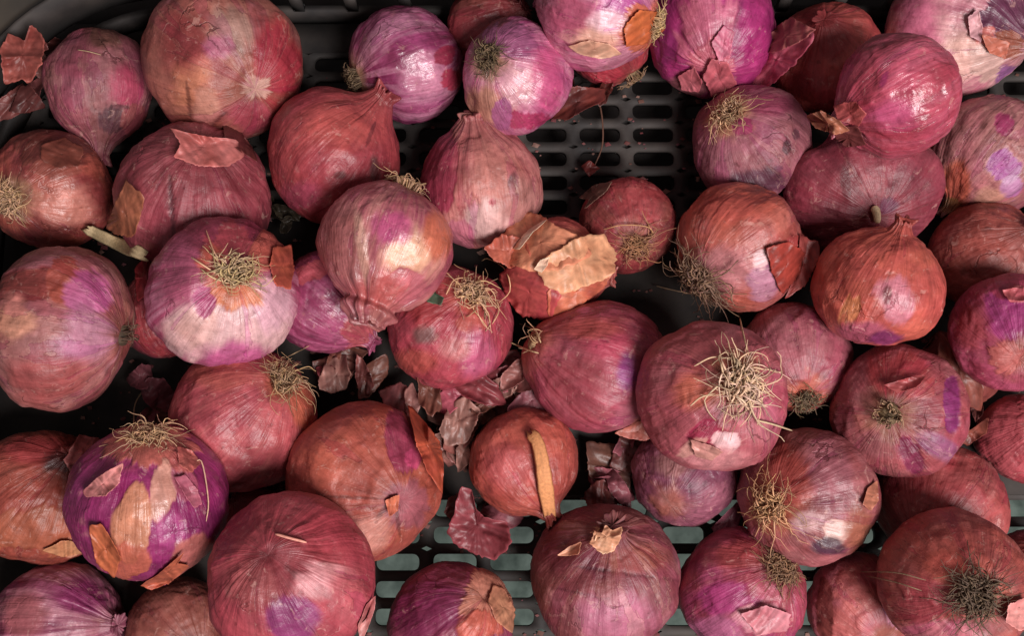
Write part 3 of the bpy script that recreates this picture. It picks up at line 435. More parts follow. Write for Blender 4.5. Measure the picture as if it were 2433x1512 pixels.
# ---- free pieces of dry skin: (outline px, lift, curl, colours, onto, label)
SCRAPS = [
 ([(1010, 682), (1028, 674), (1036, 698), (1056, 708), (1048, 726), (1014, 718)], .001, .003, (96, 118, 92), (64, 84, 66), "A23", "tiny grey green sprout scrap lying on the grey stained onion", None),
 ([(0, 120), (20, 80), (60, 95), (72, 55), (105, 90), (100, 150), (70, 200), (50, 190), (10, 200)], .012, .008, (182, 104, 92), (130, 66, 60), "floor", "fan shaped dry pink skin standing at the left edge near the back corner", .045),
 ([(20, 265), (50, 200), (75, 205), (110, 255), (60, 270)], .004, .003, (104, 56, 52), (84, 44, 42), "floor", "dark triangular skin scrap below the fan shaped dry skin", .03),
 ([(250, 545), (275, 480), (300, 430), (345, 470), (330, 530), (318, 565), (280, 560)], .003, .005, (176, 112, 82), (140, 82, 62), "A27", "tan folded skin flake wedged between the shiny copper onion and the wide red onion", None),
 ([(1085, 1200), (1095, 1160), (1125, 1165), (1130, 1210), (1150, 1230), (1205, 1240), (1215, 1290), (1180, 1335), (1130, 1320), (1090, 1300), (1060, 1270)], .006, .008, (150, 76, 82), (120, 52, 58), "floor", "crumpled pink skin lying on the slots below the copper onion with the straw leaf", .012),
 ([(1310, 215), (1370, 205), (1440, 210), (1435, 240), (1390, 260), (1350, 285), (1310, 280)], .002, .004, (120, 58, 50), (88, 44, 42), "floor", "red brown skin scrap hanging over the bare slots at the back", .02),
 ([(1690, 1255), (1750, 1195), (1770, 1210), (1755, 1250), (1700, 1280)], .002, .003, (150, 92, 106), (120, 60, 76), "floor", "mauve skin scrap beside the magenta patched onion", .014),
 ([(1380, 395), (1400, 380), (1425, 400), (1400, 420)], .002, .003, (120, 50, 44), (96, 44, 40), "floor", "tiny red skin scrap lying on the bare slots", .003),
 ([(2230, 780), (2270, 830), (2340, 920), (2330, 980), (2270, 950), (2230, 860)], .002, .003, (142, 80, 66), (110, 62, 54), "A50", "brown skin sheet in the gap left of the pink onion at the right edge", None),
 ([(2260, 1040), (2310, 1020), (2350, 990), (2345, 1030), (2300, 1060)], .002, .003, (150, 84, 66), (110, 58, 52), "floor", "brown papery scrap right of the mauve onion seen root end on", .03),
 ([(1390, 1050), (1500, 1060), (1500, 1170), (1440, 1190), (1400, 1130)], .002, .004, (112, 76, 62), (80, 52, 46), "floor", "dull brown skin heap on the slots right of the copper onion with the straw leaf", .004),
 ([(2395, 1440), (2440, 1420), (2460, 1490), (2420, 1500), (2390, 1480)], .002, .004, (222, 160, 150), (196, 120, 118), "A48", "pale pink curled skin at the front right corner", None),
 ([(895, 930), (950, 910), (1000, 935), (990, 985), (930, 990)], .003, .004, (172, 112, 108), (124, 70, 72), "floor", "dry mauve skin scrap at the left end of the litter below the grey stained onion", .010),
 ([(1020, 960), (1070, 910), (1120, 900), (1150, 925), (1100, 960), (1060, 990)], .004, .005, (196, 104, 118), (140, 56, 72), "floor", "bright pink curved skin scrap below the grey stained onion", .016),
 ([(1120, 900), (1200, 870), (1260, 880), (1235, 920), (1160, 950)], .003, .004, (166, 92, 98), (130, 62, 68), "floor", "long mauve skin strip right of the bright pink scrap", .014),
 ([(1070, 990), (1110, 970), (1140, 1000), (1120, 1050), (1080, 1085), (1050, 1070)], .004, .004, (172, 110, 98), (132, 76, 70), "floor", "rosy tan skin piece left of the copper onion with the straw leaf", .010),
 ([(1130, 960), (1200, 930), (1240, 950), (1200, 990), (1150, 1000)], .003, .004, (150, 84, 74), (106, 54, 52), "floor", "brown red skin piece above the copper onion with the straw leaf", .010),
 ([(740, 860), (800, 840), (850, 870), (820, 920), (760, 930)], .002, .004, (110, 66, 56), (80, 48, 44), "floor", "dark brown skin scrap right of the hay rooted rose copper onion", .006),
 ([(960, 930), (980, 910), (1000, 960), (985, 1010), (965, 980)], .004, .003, (180, 132, 122), (132, 82, 78), "floor", "narrow pale upright skin sliver in the litter below the grey stained onion", .014),
]
# ---- single straws, stems and long root fibres: (points px, width m, colour, lift, label or onion key)
STRAWS = [
 ([(204, 543), (270, 575), (345, 606)], .0072, (186, 162, 124), .010, "broad flat straw piece left of the white and purple rooted onion"),
 ([(1405, 205), (1425, 250), (1432, 300), (1430, 350), (1410, 400)], .0010, (96, 62, 48), .004, "thin curved brown stalk hanging over the bare slots"),
 ([(655, 1270), (690, 1280), (728, 1290)], .0013, (222, 150, 132), .001, "short pale straw lying on the biggest rose red onion"),
 ([(2078, 490), (2083, 510), (2085, 528)], .0042, (200, 172, 136), .0015, "A12"),
 ([(1256, 1026), (1276, 1050), (1288, 1100), (1296, 1160), (1306, 1226)], .0074, (198, 132, 86), .0035, "A35"),
 ([(640, 870), (690, 845), (735, 822)], .0006, (196, 160, 124), .004, "A33"),
 ([(318, 1015), (320, 965), (338, 930)], .0007, (206, 176, 140), .006, "A36"),
 ([(1755, 745), (1765, 790), (1780, 850)], .0008, (196, 160, 124), .005, "A20"),
 ([(1800, 1000), (1840, 1010), (1882, 1024)], .0009, (214, 186, 150), .004, "A20"),
 ([(1650, 870), (1690, 850), (1730, 852)], .0008, (206, 170, 136), .003, "A20"),
 ([(1640, 965), (1665, 945), (1700, 935)], .0008, (206, 170, 136), .003, "A20"),
 ([(1560, 680), (1600, 690), (1650, 700)], .0007, (150, 122, 96), .004, "A14"),
 ([(1600, 570), (1625, 590), (1640, 620)], .0007, (150, 122, 96), .004, "A14"),
 ([(490, 548), (505, 590), (520, 620)], .0007, (206, 150, 120), .003, "A28"),
 ([(455, 612), (490, 635), (520, 655)], .0008, (214, 170, 136), .003, "A28"),
 ([(478, 640), (505, 660), (540, 672)], .0008, (214, 184, 140), .003, "A28"),
 ([(1145, 620), (1160, 615), (1200, 640), (1212, 690), (1185, 720)], .0007, (214, 166, 126), .005, "A23"),
 ([(1060, 700), (1080, 665), (1120, 660)], .0007, (206, 160, 124), .003, "A23"),
 ([(1170, 770), (1185, 740), (1180, 715)], .0007, (206, 160, 124), .003, "A23"),
 ([(1235, 770), (1270, 785), (1285, 815)], .0009, (206, 170, 130), .004, "A21"),
 ([(1215, 815), (1250, 830), (1280, 840)], .0009, (206, 170, 130), .004, "A21"),
 ([(460, 1100), (480, 1100), (495, 1190), (490, 1240)], .0006, (214, 170, 140), .002, "A36"),
 ([(1435, 545), (1480, 535), (1540, 540), (1555, 565)], .0006, (180, 132, 92), .003, "A13"),
 ([(2045, 1360), (2130, 1362), (2200, 1380)], .0006, (130, 104, 80), .004, "A48"),
 ([(2060, 1370), (2130, 1385), (2190, 1405)], .0006, (130, 104, 80), .004, "A48"),
 ([(185, 118), (210, 122), (240, 130)], .0005, (190, 160, 124), .001, "A1"),
]

# ------------------------------------------------------------------ onion geometry
def frame_at(C):
    w = nrm(CAMP - C); u = nrm(np.cross(UP, w)); v = np.cross(w, u); return u, v, w
def spline(pts, n):
    """Catmull-Rom through points, n samples"""
    p = np.asarray(pts, float); p = np.vstack([2 * p[0] - p[1], p, 2 * p[-1] - p[-2]])
    m = len(p) - 3; t = np.linspace(0, m - 1e-9, n); i = t.astype(int); f = (t - i)[:, None]
    a, b, c, d = p[i], p[i+1], p[i+2], p[i+3]
    return 0.5 * (2*b + (c - a)*f + (2*a - 5*b + 4*c - d)*f**2 + (3*b - a - 3*c + d)*f**3)
def profile(e, nl, nr, pear=0, egg=0):
    pts = []
    for th in (0, 6, 12, 20, 32, 46, 62, 78, 94, 110, 124, 136):
        a = math.radians(th); pts.append((-e * math.cos(a) + 0.05 * math.exp(-(a / .2) ** 2), math.sin(a)))
    ez = e
    pts += [(.83*ez, .56), (.93*ez, .40)]
    if nl > 0.02:
        pts += [(1.03*ez, nr * 1.45), (1.10*ez + .25*nl, nr * 1.02), (1.10*ez + .6*nl, nr * .85), (1.1*ez + .97*nl, nr * .8), (1.1*ez + nl, nr*.6), (1.08*ez + .95*nl, 0.0)]
    else:
        pts += [(.985*ez, .25), (1.0*ez, .13), (.985*ez, .06), (.97*ez, 0.0)]
    pts = np.array(pts); up = np.clip(pts[:, 0], 0, 9)
    pts[:, 0] += up * .32 * pear; pts[:, 1] *= 1 - .10 * pear * sstep(0, .7, up)
    dn = np.clip(-pts[:, 0], 0, 9); pts[:, 0] -= dn * .22 * egg; pts[:, 1] *= 1 - .16 * egg * sstep(0, .8, dn)
    return pts

def axis_of(d):
    if d.get('rp'):
        dx = (d['rp'][0] - d['x']) / d['r']; dy = (d['y'] - d['rp'][1]) / d['r']
        z = d['rz'] if 'rz' in d else math.sqrt(max(0.03, 1 - dx*dx - dy*dy)); return nrm((dx, dy, z))
    dx = (d['np'][0] - d['x']) / d['r']; dy = (d['y'] - d['np'][1]) / d['r']
    z = d['nz'] if 'nz' in d else math.sqrt(max(0.03, 1 - dx*dx - dy*dy)); return -nrm((dx, dy, z))

# rest every onion at the lowest spot on its line of sight where it clears the ones beneath it
PLACED = {}
for key in ORDER:
    d = ONIONS[key]; z = 0.018
    while True:
        C = at_z(d['x'], d['y'], z); depth = (C - CAMP) @ FWD; R = d['r'] * depth / FPX
        ok = z >= R * 0.9
        if ok:
            for k2 in PLACED:
                C2, R2 = PLACED[k2]
                if np.linalg.norm(C - C2) < (R + R2) * 0.90: ok = False; break
        if ok or z > 0.2: break
        z += 0.001
    PLACED[key] = (C, R)

BVH = {}
def build_onion(key, seed):
    d = ONIONS[key]; C, R = PLACED[key]; r = random.Random(seed); so = seed * 13.71
    u, v, w = frame_at(C); a = axis_of(d)
    A = u * a[0] + v * a[1] + w * a[2]                       # towards the root
    e, nl, nr = d.get('e', .94), d.get('nl', .05), d.get('nr', .17)
    ax = -A                                                 # root -> neck
    s = nrm(np.cross(ax, w)) if abs(ax @ w) < .995 else u   # sideways
    f = np.cross(s, ax);  f = f if f @ w > 0 else -f        # the side facing the lens
    nlon, nlat = 190, 112
    q = np.arange(nlon) / nlon * 2 * math.pi
    kk = .62 * (1 - abs(a[2]))
    lon = q - kk * np.sin(q) if True else q                 # denser around lon = 0 (facing side)
    t = np.linspace(0, 1, nlat); bias = .35 * a[2]
    t = np.clip(t - bias * t * (1 - t), 0, 1)
    prof0 = spline(profile(e, nl, nr, d.get('pear', 0), d.get('egg', 0)), 600)
    seg = np.r_[0, np.cumsum(np.linalg.norm(np.diff(prof0, axis=0), axis=1))]; seg /= seg[-1]
    pz = np.interp(t, seg, prof0[:, 0]); pr = np.maximum(np.interp(t, seg, prof0[:, 1]), 0)
    LO, T = np.meshgrid(lon, t); Z = np.repeat(pz[:, None], nlon, 1); RR = np.repeat(pr[:, None], nlon, 1)
    cl, sl = np.cos(LO), np.sin(LO)
    neck = sstep(.55 * e, 1.05 * e, Z); rootn = sstep(-.75 * e, -1.0 * e, Z)
    # meridian ridges, stronger where the skin gathers at the neck
    p = np.stack([cl.ravel() * 3.0 + so, sl.ravel() * 3.0, Z.ravel() * .5], 1)
    rid = (fbm(p, 3) - .5).reshape(T.shape)
    p = np.stack([cl.ravel() * 9.0 + so, sl.ravel() * 9.0, Z.ravel() * .8], 1)
    rid2 = (noise(p) - .5).reshape(T.shape)
    rr = RR * (1 + rid * .035 + rid2 * (.006 + d.get('ribs', .004) + .10 * neck) + rid * .30 * neck)
    # neck bends a little
    bend = np.array([r.uniform(-.25, .25), r.uniform(-.25, .25)]) * np.clip(Z - .8 * e, 0, 9)[..., None] ** 1.0
    X = f[None, None] * (rr * cl + bend[..., 0])[..., None] + s[None, None] * (rr * sl + bend[..., 1])[..., None] + ax[None, None] * Z[..., None]
    Vn = X.reshape(-1, 3)
    un = Vn / np.maximum(np.linalg.norm(Vn, axis=1, keepdims=True), 1e-6)
    Vn = Vn * (1 + (fbm(un * 1.15 + so, 2) - .5) * .19 + (fbm(un * 4.0 + so, 2) - .5) * .045)[:, None]
    zf0, clf0, slf0 = Z.ravel(), cl.ravel(), sl.ravel()
    if 'sy' in d:                                           # some bulbs are taller than round
        h = Vn @ v; Vn = Vn + np.outer(h * (d['sy'] - 1), v)
    wave = (fbm(un * 9 + so, 3) - .5)
    dent = sstep(.58, .74, fbm(un * 2.2 + so * 2.7, 2)); Vn = Vn * (1 + wave * .020 - dent * .022)[:, None]
    # torn, shredded end of the neck
    if nl > .02:
        tip = np.clip((zf0 - (1.1 * e + .45 * nl)) / (.55 * nl + 1e-6), 0, 1)
        sh = noise(np.stack([clf0 * 4 + so, slf0 * 4, zf0 * 0], 1)) - .45
        Vn = Vn + ax[None] * (tip * sh * nl * .9)[:, None] + (f[None] * clf0[:, None] + s[None] * slf0[:, None]) * (tip * (.05 + .10 * sh) * min(1.0, (.19 / nr) ** 2))[:, None] * (rr.ravel() > .02)[:, None]
    V = C + Vn * R
    # ---------------- skin colour, per vertex
    nf = len(V); zf = Z.ravel(); nk = neck.ravel()
    clf, slf = cl.ravel(), sl.ravel()
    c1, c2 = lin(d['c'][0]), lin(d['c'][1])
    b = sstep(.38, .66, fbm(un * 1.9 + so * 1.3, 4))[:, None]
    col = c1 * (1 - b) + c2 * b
    if 'st' in d:
        cs, am, fr = d['st']; cs = lin(cs)
        sn = fbm(np.stack([clf * fr + so, slf * fr, zf * .7], 1), 3)
        m = np.maximum(sstep(.50, .74, sn), .85 * sstep(.86, .985, 1 - np.abs(2 * sn - 1)))[:, None] * am; col = col * (1 - m) + cs * m
        m = sstep(.50, .30, sn)[:, None] * am * .35; col = col * (1 - m) + col * .55 * m
    du = d.get('dust', .08)
    m = (sstep(.42, .75, fbm(un * 2.6 + so * 2.1, 5)) * du)[:, None]; dc = lin(DUST) * .5 + lin(GREY) * .5
    col = col * (1 - m * .75) + dc * m * .75
    # veins and darker scuffs
    vn = fbm(np.stack([clf * 11 + so, slf * 11, zf * 1.0], 1), 2)
    col = col * (1 + (vn - .5)[:, None] * .34)
    sc = sstep(.66, .80, fbm(un * 7 + so * .7, 4)); col = col * (1 - .30 * sc[:, None])
    pale = sstep(.70, .84, fbm(un * 6 + so * 3.3, 4))[:, None] * .35; col = col * (1 - pale) + lin((214, 160, 146)) * pale
    rc = lin(d.get('rootc', (150, 92, 70)))
    ang = np.arccos(np.clip(-(un @ ax), -1, 1))
    m = (sstep(.62, .16, ang + (fbm(un * 5 + so, 3) - .5) * .5) * .85)[:, None]; col = col * (1 - m) + rc * m
    m = (nk * .45)[:, None]; col = col * (1 - m) + (col * .45 + lin((110, 62, 50)) * .45) * m
    # bare and covered patches of skin set where they sit on this bulb
    disp = np.zeros(nf)
    front = (un @ w) > -.05
    pxs, pys = project(V)
    for pi, pt in enumerate(d.get('patches', [])):
        ra = math.radians(pt.get('rot', 0)); dx = pxs - pt['x']; dy = pys - pt['y']
        ex = (dx * math.cos(ra) + dy * math.sin(ra)) / pt['rx']; ey = (-dx * math.sin(ra) + dy * math.cos(ra)) / pt['ry']
        rag = pt.get('rag', .25); so2 = so + pi * 5.7
        dist = np.sqrt(ex * ex + ey * ey) + rag * 2.6 * (fbm(np.stack([clf * 4.5 + so2, slf * 4.5, zf * 1.4], 1), 4) - .5) + rag * .6 * (noise(np.stack([clf * 24 + so2, slf * 24, zf * 6], 1)) - .5)
        dist = dist + (.10 + .5 * rag) * (fbm(np.stack([clf * 15 + so2, slf * 15, zf * .9], 1), 2) - .5); soft = pt.get('soft', .12) * .6
        m = sstep(1 + soft * .5, 1 - soft, dist) * front * pt.get('a', .92 if min(pt['rx'], pt['ry']) > 6 else .62)
        cc = lin(pt['c']) * (1 + (vn - .5)[:, None] * .4) * (1 + (fbm(un * 8 + so2, 3) - .5)[:, None] * .35)
        mm = m[:, None]; col = col * (1 - mm) + cc * mm
        if pt.get('raise_'): disp += m * pt['raise_']
    # thin patchy outer skin: slightly raised plates with torn edges
    pl = sstep(.515, .535, fbm(un * 2.3 + so * 1.9, 4)); disp += pl * .00035
    col = col * (1 - .10 * (1 - pl))[:, None]
    V = V + un * disp[:, None]
    col[:, 2] = np.maximum(col[:, 2], .13 * col[:, 0])
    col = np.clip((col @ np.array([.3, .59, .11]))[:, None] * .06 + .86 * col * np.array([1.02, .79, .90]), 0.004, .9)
    idx = np.arange(nlat * nlon).reshape(nlat, nlon); nx = np.roll(idx, -1, 1)
    F = np.stack([idx[:-1], nx[:-1], nx[1:], idx[1:]], -1).reshape(-1, 4)
    # faces must point outwards
    k = F[len(F) // 2]; nn = np.cross(V[k[1]] - V[k[0]], V[k[2]] - V[k[0]])
    if nn @ (V[k[0]] - C) < 0: F = F[:, ::-1]
    root = empty("onion", C, d['lab'], "onion", "red onions heaped in the crate")
    sk = np.stack([clf + so, slf, zf], 1)
    ob = mesh_obj("bulb", V - C, F, M_ONION, root, col, sk); ob["gloss"] = float(d.get('gloss', .3)); ob["peel"] = float(d.get('peel', .35 + .9 * d.get('dust', .08)))
    BVH[key] = BVHTree.FromPolygons([tuple(x) for x in V], [tuple(int(i) for i in x) for x in F])
    d['obj'] = root; d['axis'] = ax; d['R'] = R; d['C'] = C
    if d.get('root'): build_root(d, r, C, R, -ax, e, root)
    if d.get('frill'): build_root(d, r, C, R, ax, e, root, d['frill'], "dry_neck")

def tube_arrays(P3, rad, sides=4):
    """one tapering tube through points"""
    P3 = np.asarray(P3); n = len(P3)
    tg = np.gradient(P3, axis=0); tg /= np.maximum(np.linalg.norm(tg, axis=1, keepdims=True), 1e-9)
    a = np.cross(tg, np.array([.31, .77, .55])); a /= np.maximum(np.linalg.norm(a, axis=1, keepdims=True), 1e-9)
    b = np.cross(tg, a); ph = np.arange(sides) / sides * 2 * math.pi
    V = P3[:, None] + (a[:, None] * np.cos(ph)[None, :, None] + b[:, None] * np.sin(ph)[None, :, None]) * np.asarray(rad)[:, None, None]
    idx = np.arange(n * sides).reshape(n, sides); nx = np.roll(idx, -1, 1)
    F = np.stack([idx[:-1], nx[:-1], nx[1:], idx[1:]], -1).reshape(-1, 4)
    return V.reshape(-1, 3), F
def build_root(d, r, C, R, A, e, root, sp=None, name="root_tuft"):
    plate = sp is None; sp = sp or d['root']; g = np.random.default_rng(int(R * 1e6) % 99991)
    t1 = nrm(np.cross(A, [.2, .5, .8])); t2 = np.cross(A, t1)
    h = d.get('sy', 1)
    # the hard root plate
    nl_, nk_ = 26, 7; V = []
    for i in range(nk_ + 1):
        q = i / nk_
        for k in range(nl_):
            ph = 2 * math.pi * k / nl_; rr_ = .19 * q * (1 + g.uniform(-.12, .12))
            V.append(C + R * ((t1 * math.cos(ph) + t2 * math.sin(ph)) * rr_ + A * (e * (.955 + .21 * d.get('egg', 0)) + .05 * (1 - q * q) - .10 * q ** 4 + g.uniform(-.015, .015))))
    idx = np.arange(len(V)).reshape(nk_ + 1, nl_); nx = np.roll(idx, -1, 1)
    pc = lin(sp['c']) * .5
    if plate: mesh_obj("root_plate", np.array(V) - C, np.stack([idx[:-1], nx[:-1], nx[1:], idx[1:]], -1).reshape(-1, 4)[:, ::-1], M_ROOT, root, np.clip(pc[None] * g.uniform(.5, 1.5, (len(V), 1)), .01, .9))
    Vs = []; Fs = []; Cs = []; off = 0
    base = C + A * R * e * (.93 + .21 * d.get('egg', 0)) if plate else C + A * R * sp['h']
    bx, by = sp.get('bias', (0, 0)); uu, vv, _ = frame_at(C); bias = uu * bx + vv * by
    for k in range(int(sp['n'] * (1.35 if plate else 1))):
        ph = g.uniform(0, 2 * math.pi); rho = sp.get('rho', .17) * math.sqrt(g.uniform(0, 1))
        td = t1 * math.cos(ph) + t2 * math.sin(ph)
        p = base + td * R * rho
        q2 = g.uniform(0, 1) ** .8
        dr = nrm(A * g.uniform(.25, 1.0) + td * sp['spread'] * q2 + g.normal(0, .45, 3) + bias * g.uniform(.3, 1.2))
        L = sp['l'] * R * (g.uniform(.2, .55) if g.uniform() < .35 else g.uniform(.5, 1.2)); n = 11; curl = sp.get('curl', .5) * 1.35
        pts = [p - A * R * .03]; cv = g.normal(0, 1, 3) * curl
        for i in range(n):
            pts.append(pts[-1] + dr * L / n)
            cv = cv + g.normal(0, .5, 3) * curl
            dr = nrm(dr + cv * .45 + np.array([0, 0, -.10]) - A * .07 + A * sp.get('up', 0) * .1 + bias * .05 + (base - pts[-1]) / R * curl * .55)
            hg = (pts[-1] - base) @ A
            if plate and hg > .15 * R: dr = nrm(dr - A * (.5 + (hg / R - .15) * 4))
            rel = pts[-1] - C; rd = np.linalg.norm(rel); lim = R * (1.0 * (1 if e > .9 else e + .06)) * 1.01
            if rd < lim: pts[-1] = C + rel / rd * (lim + .0006 + .0008 * g.uniform()); dr = nrm(dr + rel / rd * .4)
        r0 = g.uniform(.00017, .00045) * sp.get('th', 1); V, F = tube_arrays(pts, np.linspace(r0, r0 * .35, n + 1))
        c = lin(sp['c']) * g.uniform(.45, 1.15); c = c * np.array([1.04, g.uniform(.88, 1.0), g.uniform(.9, 1.2)])
        Vs.append(V); Fs.append(F + off); off += len(V); Cs.append(np.repeat(c[None], len(V), 0))
    mesh_obj(name, np.concatenate(Vs) - C, np.concatenate(Fs), M_ROOT, root, np.clip(np.concatenate(Cs), .01, .9))

for i, key in enumerate(ORDER): build_onion(key, i + 3)

# ------------------------------------------------------------------ loose skins, straws
CAMV = Vector(CAMP)
def hit(x, y, onto):
    """depth along the line of sight of what lies under a point"""
    dr = ray(x, y); L = np.linalg.norm(dr); dn = Vector(dr / L)
    keys = [onto] if onto in BVH else (list(BVH) if onto is None else [])
    best = None
    for k in keys:
        h = BVH[k].ray_cast(CAMV, dn)
        if h[0] is not None and (best is None or h[3] < best): best = h[3]
    if best is None:
        if onto in BVH: return None
        zz = 0.004 if onto in (None, "floor") else float(onto)
        return (zz - CAMP[2]) / dr[2]
    return best / L
def sheet(name, poly, lift, curl, ca, cb, onto, seed, parent=None, height=None, bend=0.0):
    g = np.random.default_rng(seed); poly = np.asarray(poly, float)
    c = poly.mean(0); rel = poly - c
    an = np.arctan2(rel[:, 1], rel[:, 0]); o = np.argsort(an); an = an[o]; rd = np.linalg.norm(rel[o], axis=1)
    na, nr_ = 84, 12
    th = np.linspace(-math.pi, math.pi, na, endpoint=False)
    q0 = rel[o]; q1 = np.roll(q0, -1, 0); rad = np.zeros(na)
    for (ax_, ay_), (bx_, by_) in zip(q0, q1):                # where each spoke leaves the polygon
        ex_, ey_ = bx_ - ax_, by_ - ay_; den = np.cos(th) * ey_ - np.sin(th) * ex_
        with np.errstate(all='ignore'):
            tt = (ax_ * ey_ - ay_ * ex_) / den; uu = (ax_ * np.sin(th) - ay_ * np.cos(th)) / den
        okk = (tt > 0) & (uu >= -1e-6) & (uu <= 1 + 1e-6) & (np.abs(den) > 1e-9)
        rad = np.where(okk, np.maximum(rad, tt), rad)
    rad = np.where(rad <= 0, rd.mean(), rad)
    jag = fbm(np.stack([np.cos(th) * 4 + seed, np.sin(th) * 4, th * 0], 1), 4) - .5
    jag2 = noise(np.stack([np.cos(th) * 17 + seed, np.sin(th) * 17, th * 0], 1)) - .5
    rad = rad * (1 + jag * .16 + jag2 * .10)
    s = np.linspace(0.001, 1, nr_)
    XX = c[0] + np.outer(s, rad * np.cos(th)); YY = c[1] + np.outer(s, rad * np.sin(th))
    D = np.full(XX.shape, np.nan)
    for i in range(nr_):
        for j in range(na):
            if height is not None:
                dr = ray(XX[i, j], YY[i, j]); D[i, j] = (height - CAMP[2]) / dr[2]
            else:
                h = hit(XX[i, j], YY[i, j], onto)
                D[i, j] = h if h is not None else (D[i-1, j] + np.clip(D[i-1, j] - D[i-2, j], -.0025, .0025) if i > 1 and not np.isnan(D[i-1, j]) and not np.isnan(D[i-2, j]) else (D[i-1, j] if i else np.nan))
    if np.isnan(D).any():
        D[np.isnan(D)] = np.nanmedian(D)
    base = D.copy()
    for _ in range(8):
        D = np.minimum(.5 * D + .125 * (np.roll(D, 1, 1) + np.roll(D, -1, 1)) + .125 * (np.vstack([D[:1], D[:-1]]) + np.vstack([D[1:], D[-1:]])), base)
    sx, sy = XX / 38.0, YY / 38.0
    ang = g.uniform(0, math.pi)
    fold = fbm(np.stack([(sx * math.cos(ang) + sy * math.sin(ang)).ravel() * 1.5 + seed, (-sx * math.sin(ang) + sy * math.cos(ang)).ravel() * .4, np.zeros(sx.size)], 1), 3).reshape(sx.shape)
    fold = 1 - np.abs(fold - .5) * 4
    crump = fbm(np.stack([sx.ravel() * 1.1 + seed, sy.ravel() * 1.1, np.zeros(sx.size) + seed], 1), 3).reshape(sx.shape)
    crump2 = noise(np.stack([sx.ravel() * 3.1 + seed, sy.ravel() * 3.1, np.zeros(sx.size) + seed], 1)).reshape(sx.shape)
    curln = noise(np.stack([np.cos(th) * 1.3 + seed * 3.1, np.sin(th) * 1.3, th * 0], 1))[None, :]
    S_ = np.repeat(s[:, None], na, 1)
    lf = lift + .0006 + curl * (S_ ** 2.5) * curln + (.0008 + curl * .36) * fold * S_ ** .5 + curl * .6 * (crump - .3) + curl * .16 * (crump2 - .5)
    ba = g.uniform(0, math.pi); pc_ = ((XX - c[0]) * math.cos(ba) + (YY - c[1]) * math.sin(ba)) / max(rd.mean(), 1)
    if bend: lf = lf + bend * (.9 - pc_ ** 2 + .35 * pc_ * g.uniform(-1, 1))
    lf = np.maximum(lf, .0004 + 0 * lf)
    D = D - lf
    V = np.array([CAMP + ray(XX[i, j], YY[i, j]) * D[i, j] for i in range(nr_) for j in range(na)])
    mixv = np.clip(fbm(np.stack([sx.ravel() * 1.3 + 40 + seed, sy.ravel() * 1.3, np.zeros(sx.size)], 1), 4) * 1.6 - .3, 0, 1)
    col = lin(ca) * (1 - mixv[:, None]) + lin(cb) * mixv[:, None]
    fib = noise(np.stack([(sx * math.cos(ang) + sy * math.sin(ang)).ravel() * 9, (-sx * math.sin(ang) + sy * math.cos(ang)).ravel() * .6, np.zeros(sx.size) + seed], 1))
    col = col * (.72 + .50 * fib[:, None]) * np.array([1.0, .90, .93])
    edge = sstep(.86, 1.0, S_).ravel()[:, None]; col = col * (1 + .22 * edge)  # thin pale highlight painted along the rim of the sheet
    idx = np.arange(nr_ * na).reshape(nr_, na); nx = np.roll(idx, -1, 1)
    F = np.stack([idx[:-1], idx[1:], nx[1:], nx[:-1]], -1).reshape(-1, 4)
    ctr = V.mean(0) if parent is None else np.array(parent.location)
    ob = mesh_obj(name, V - ctr, F, M_PAPER, parent, np.clip(col, .01, .9))
    if parent is None: ob.location = ctr
    so = ob.modifiers.new("thickness", 'SOLIDIFY'); so.thickness = .00012; so.offset = 0
    return ob
for i, (key, poly, lift, curl, ca, cb, onto) in enumerate(FLAPS):
    if onto == key and key not in ("A22", "A36", "A34"): lift *= .35; curl *= .6
    sheet("loose_skin", poly, lift, curl, ca, cb, onto, 50 + i, parent=ONIONS[key]['obj'])
for i, (poly, lift, curl, ca, cb, onto, lab, hh) in enumerate(SCRAPS):
    ob = sheet("skin_scrap", poly, lift, curl, ca, cb, onto, 150 + i, height=hh, bend=.006 if hh else 0); tag(ob, lab, "sprout" if "sprout" in lab else "onion skin", None if "sprout" in lab else "loose dry onion skins")
    if "sprout" in lab: ob.name = "sprout_scrap"

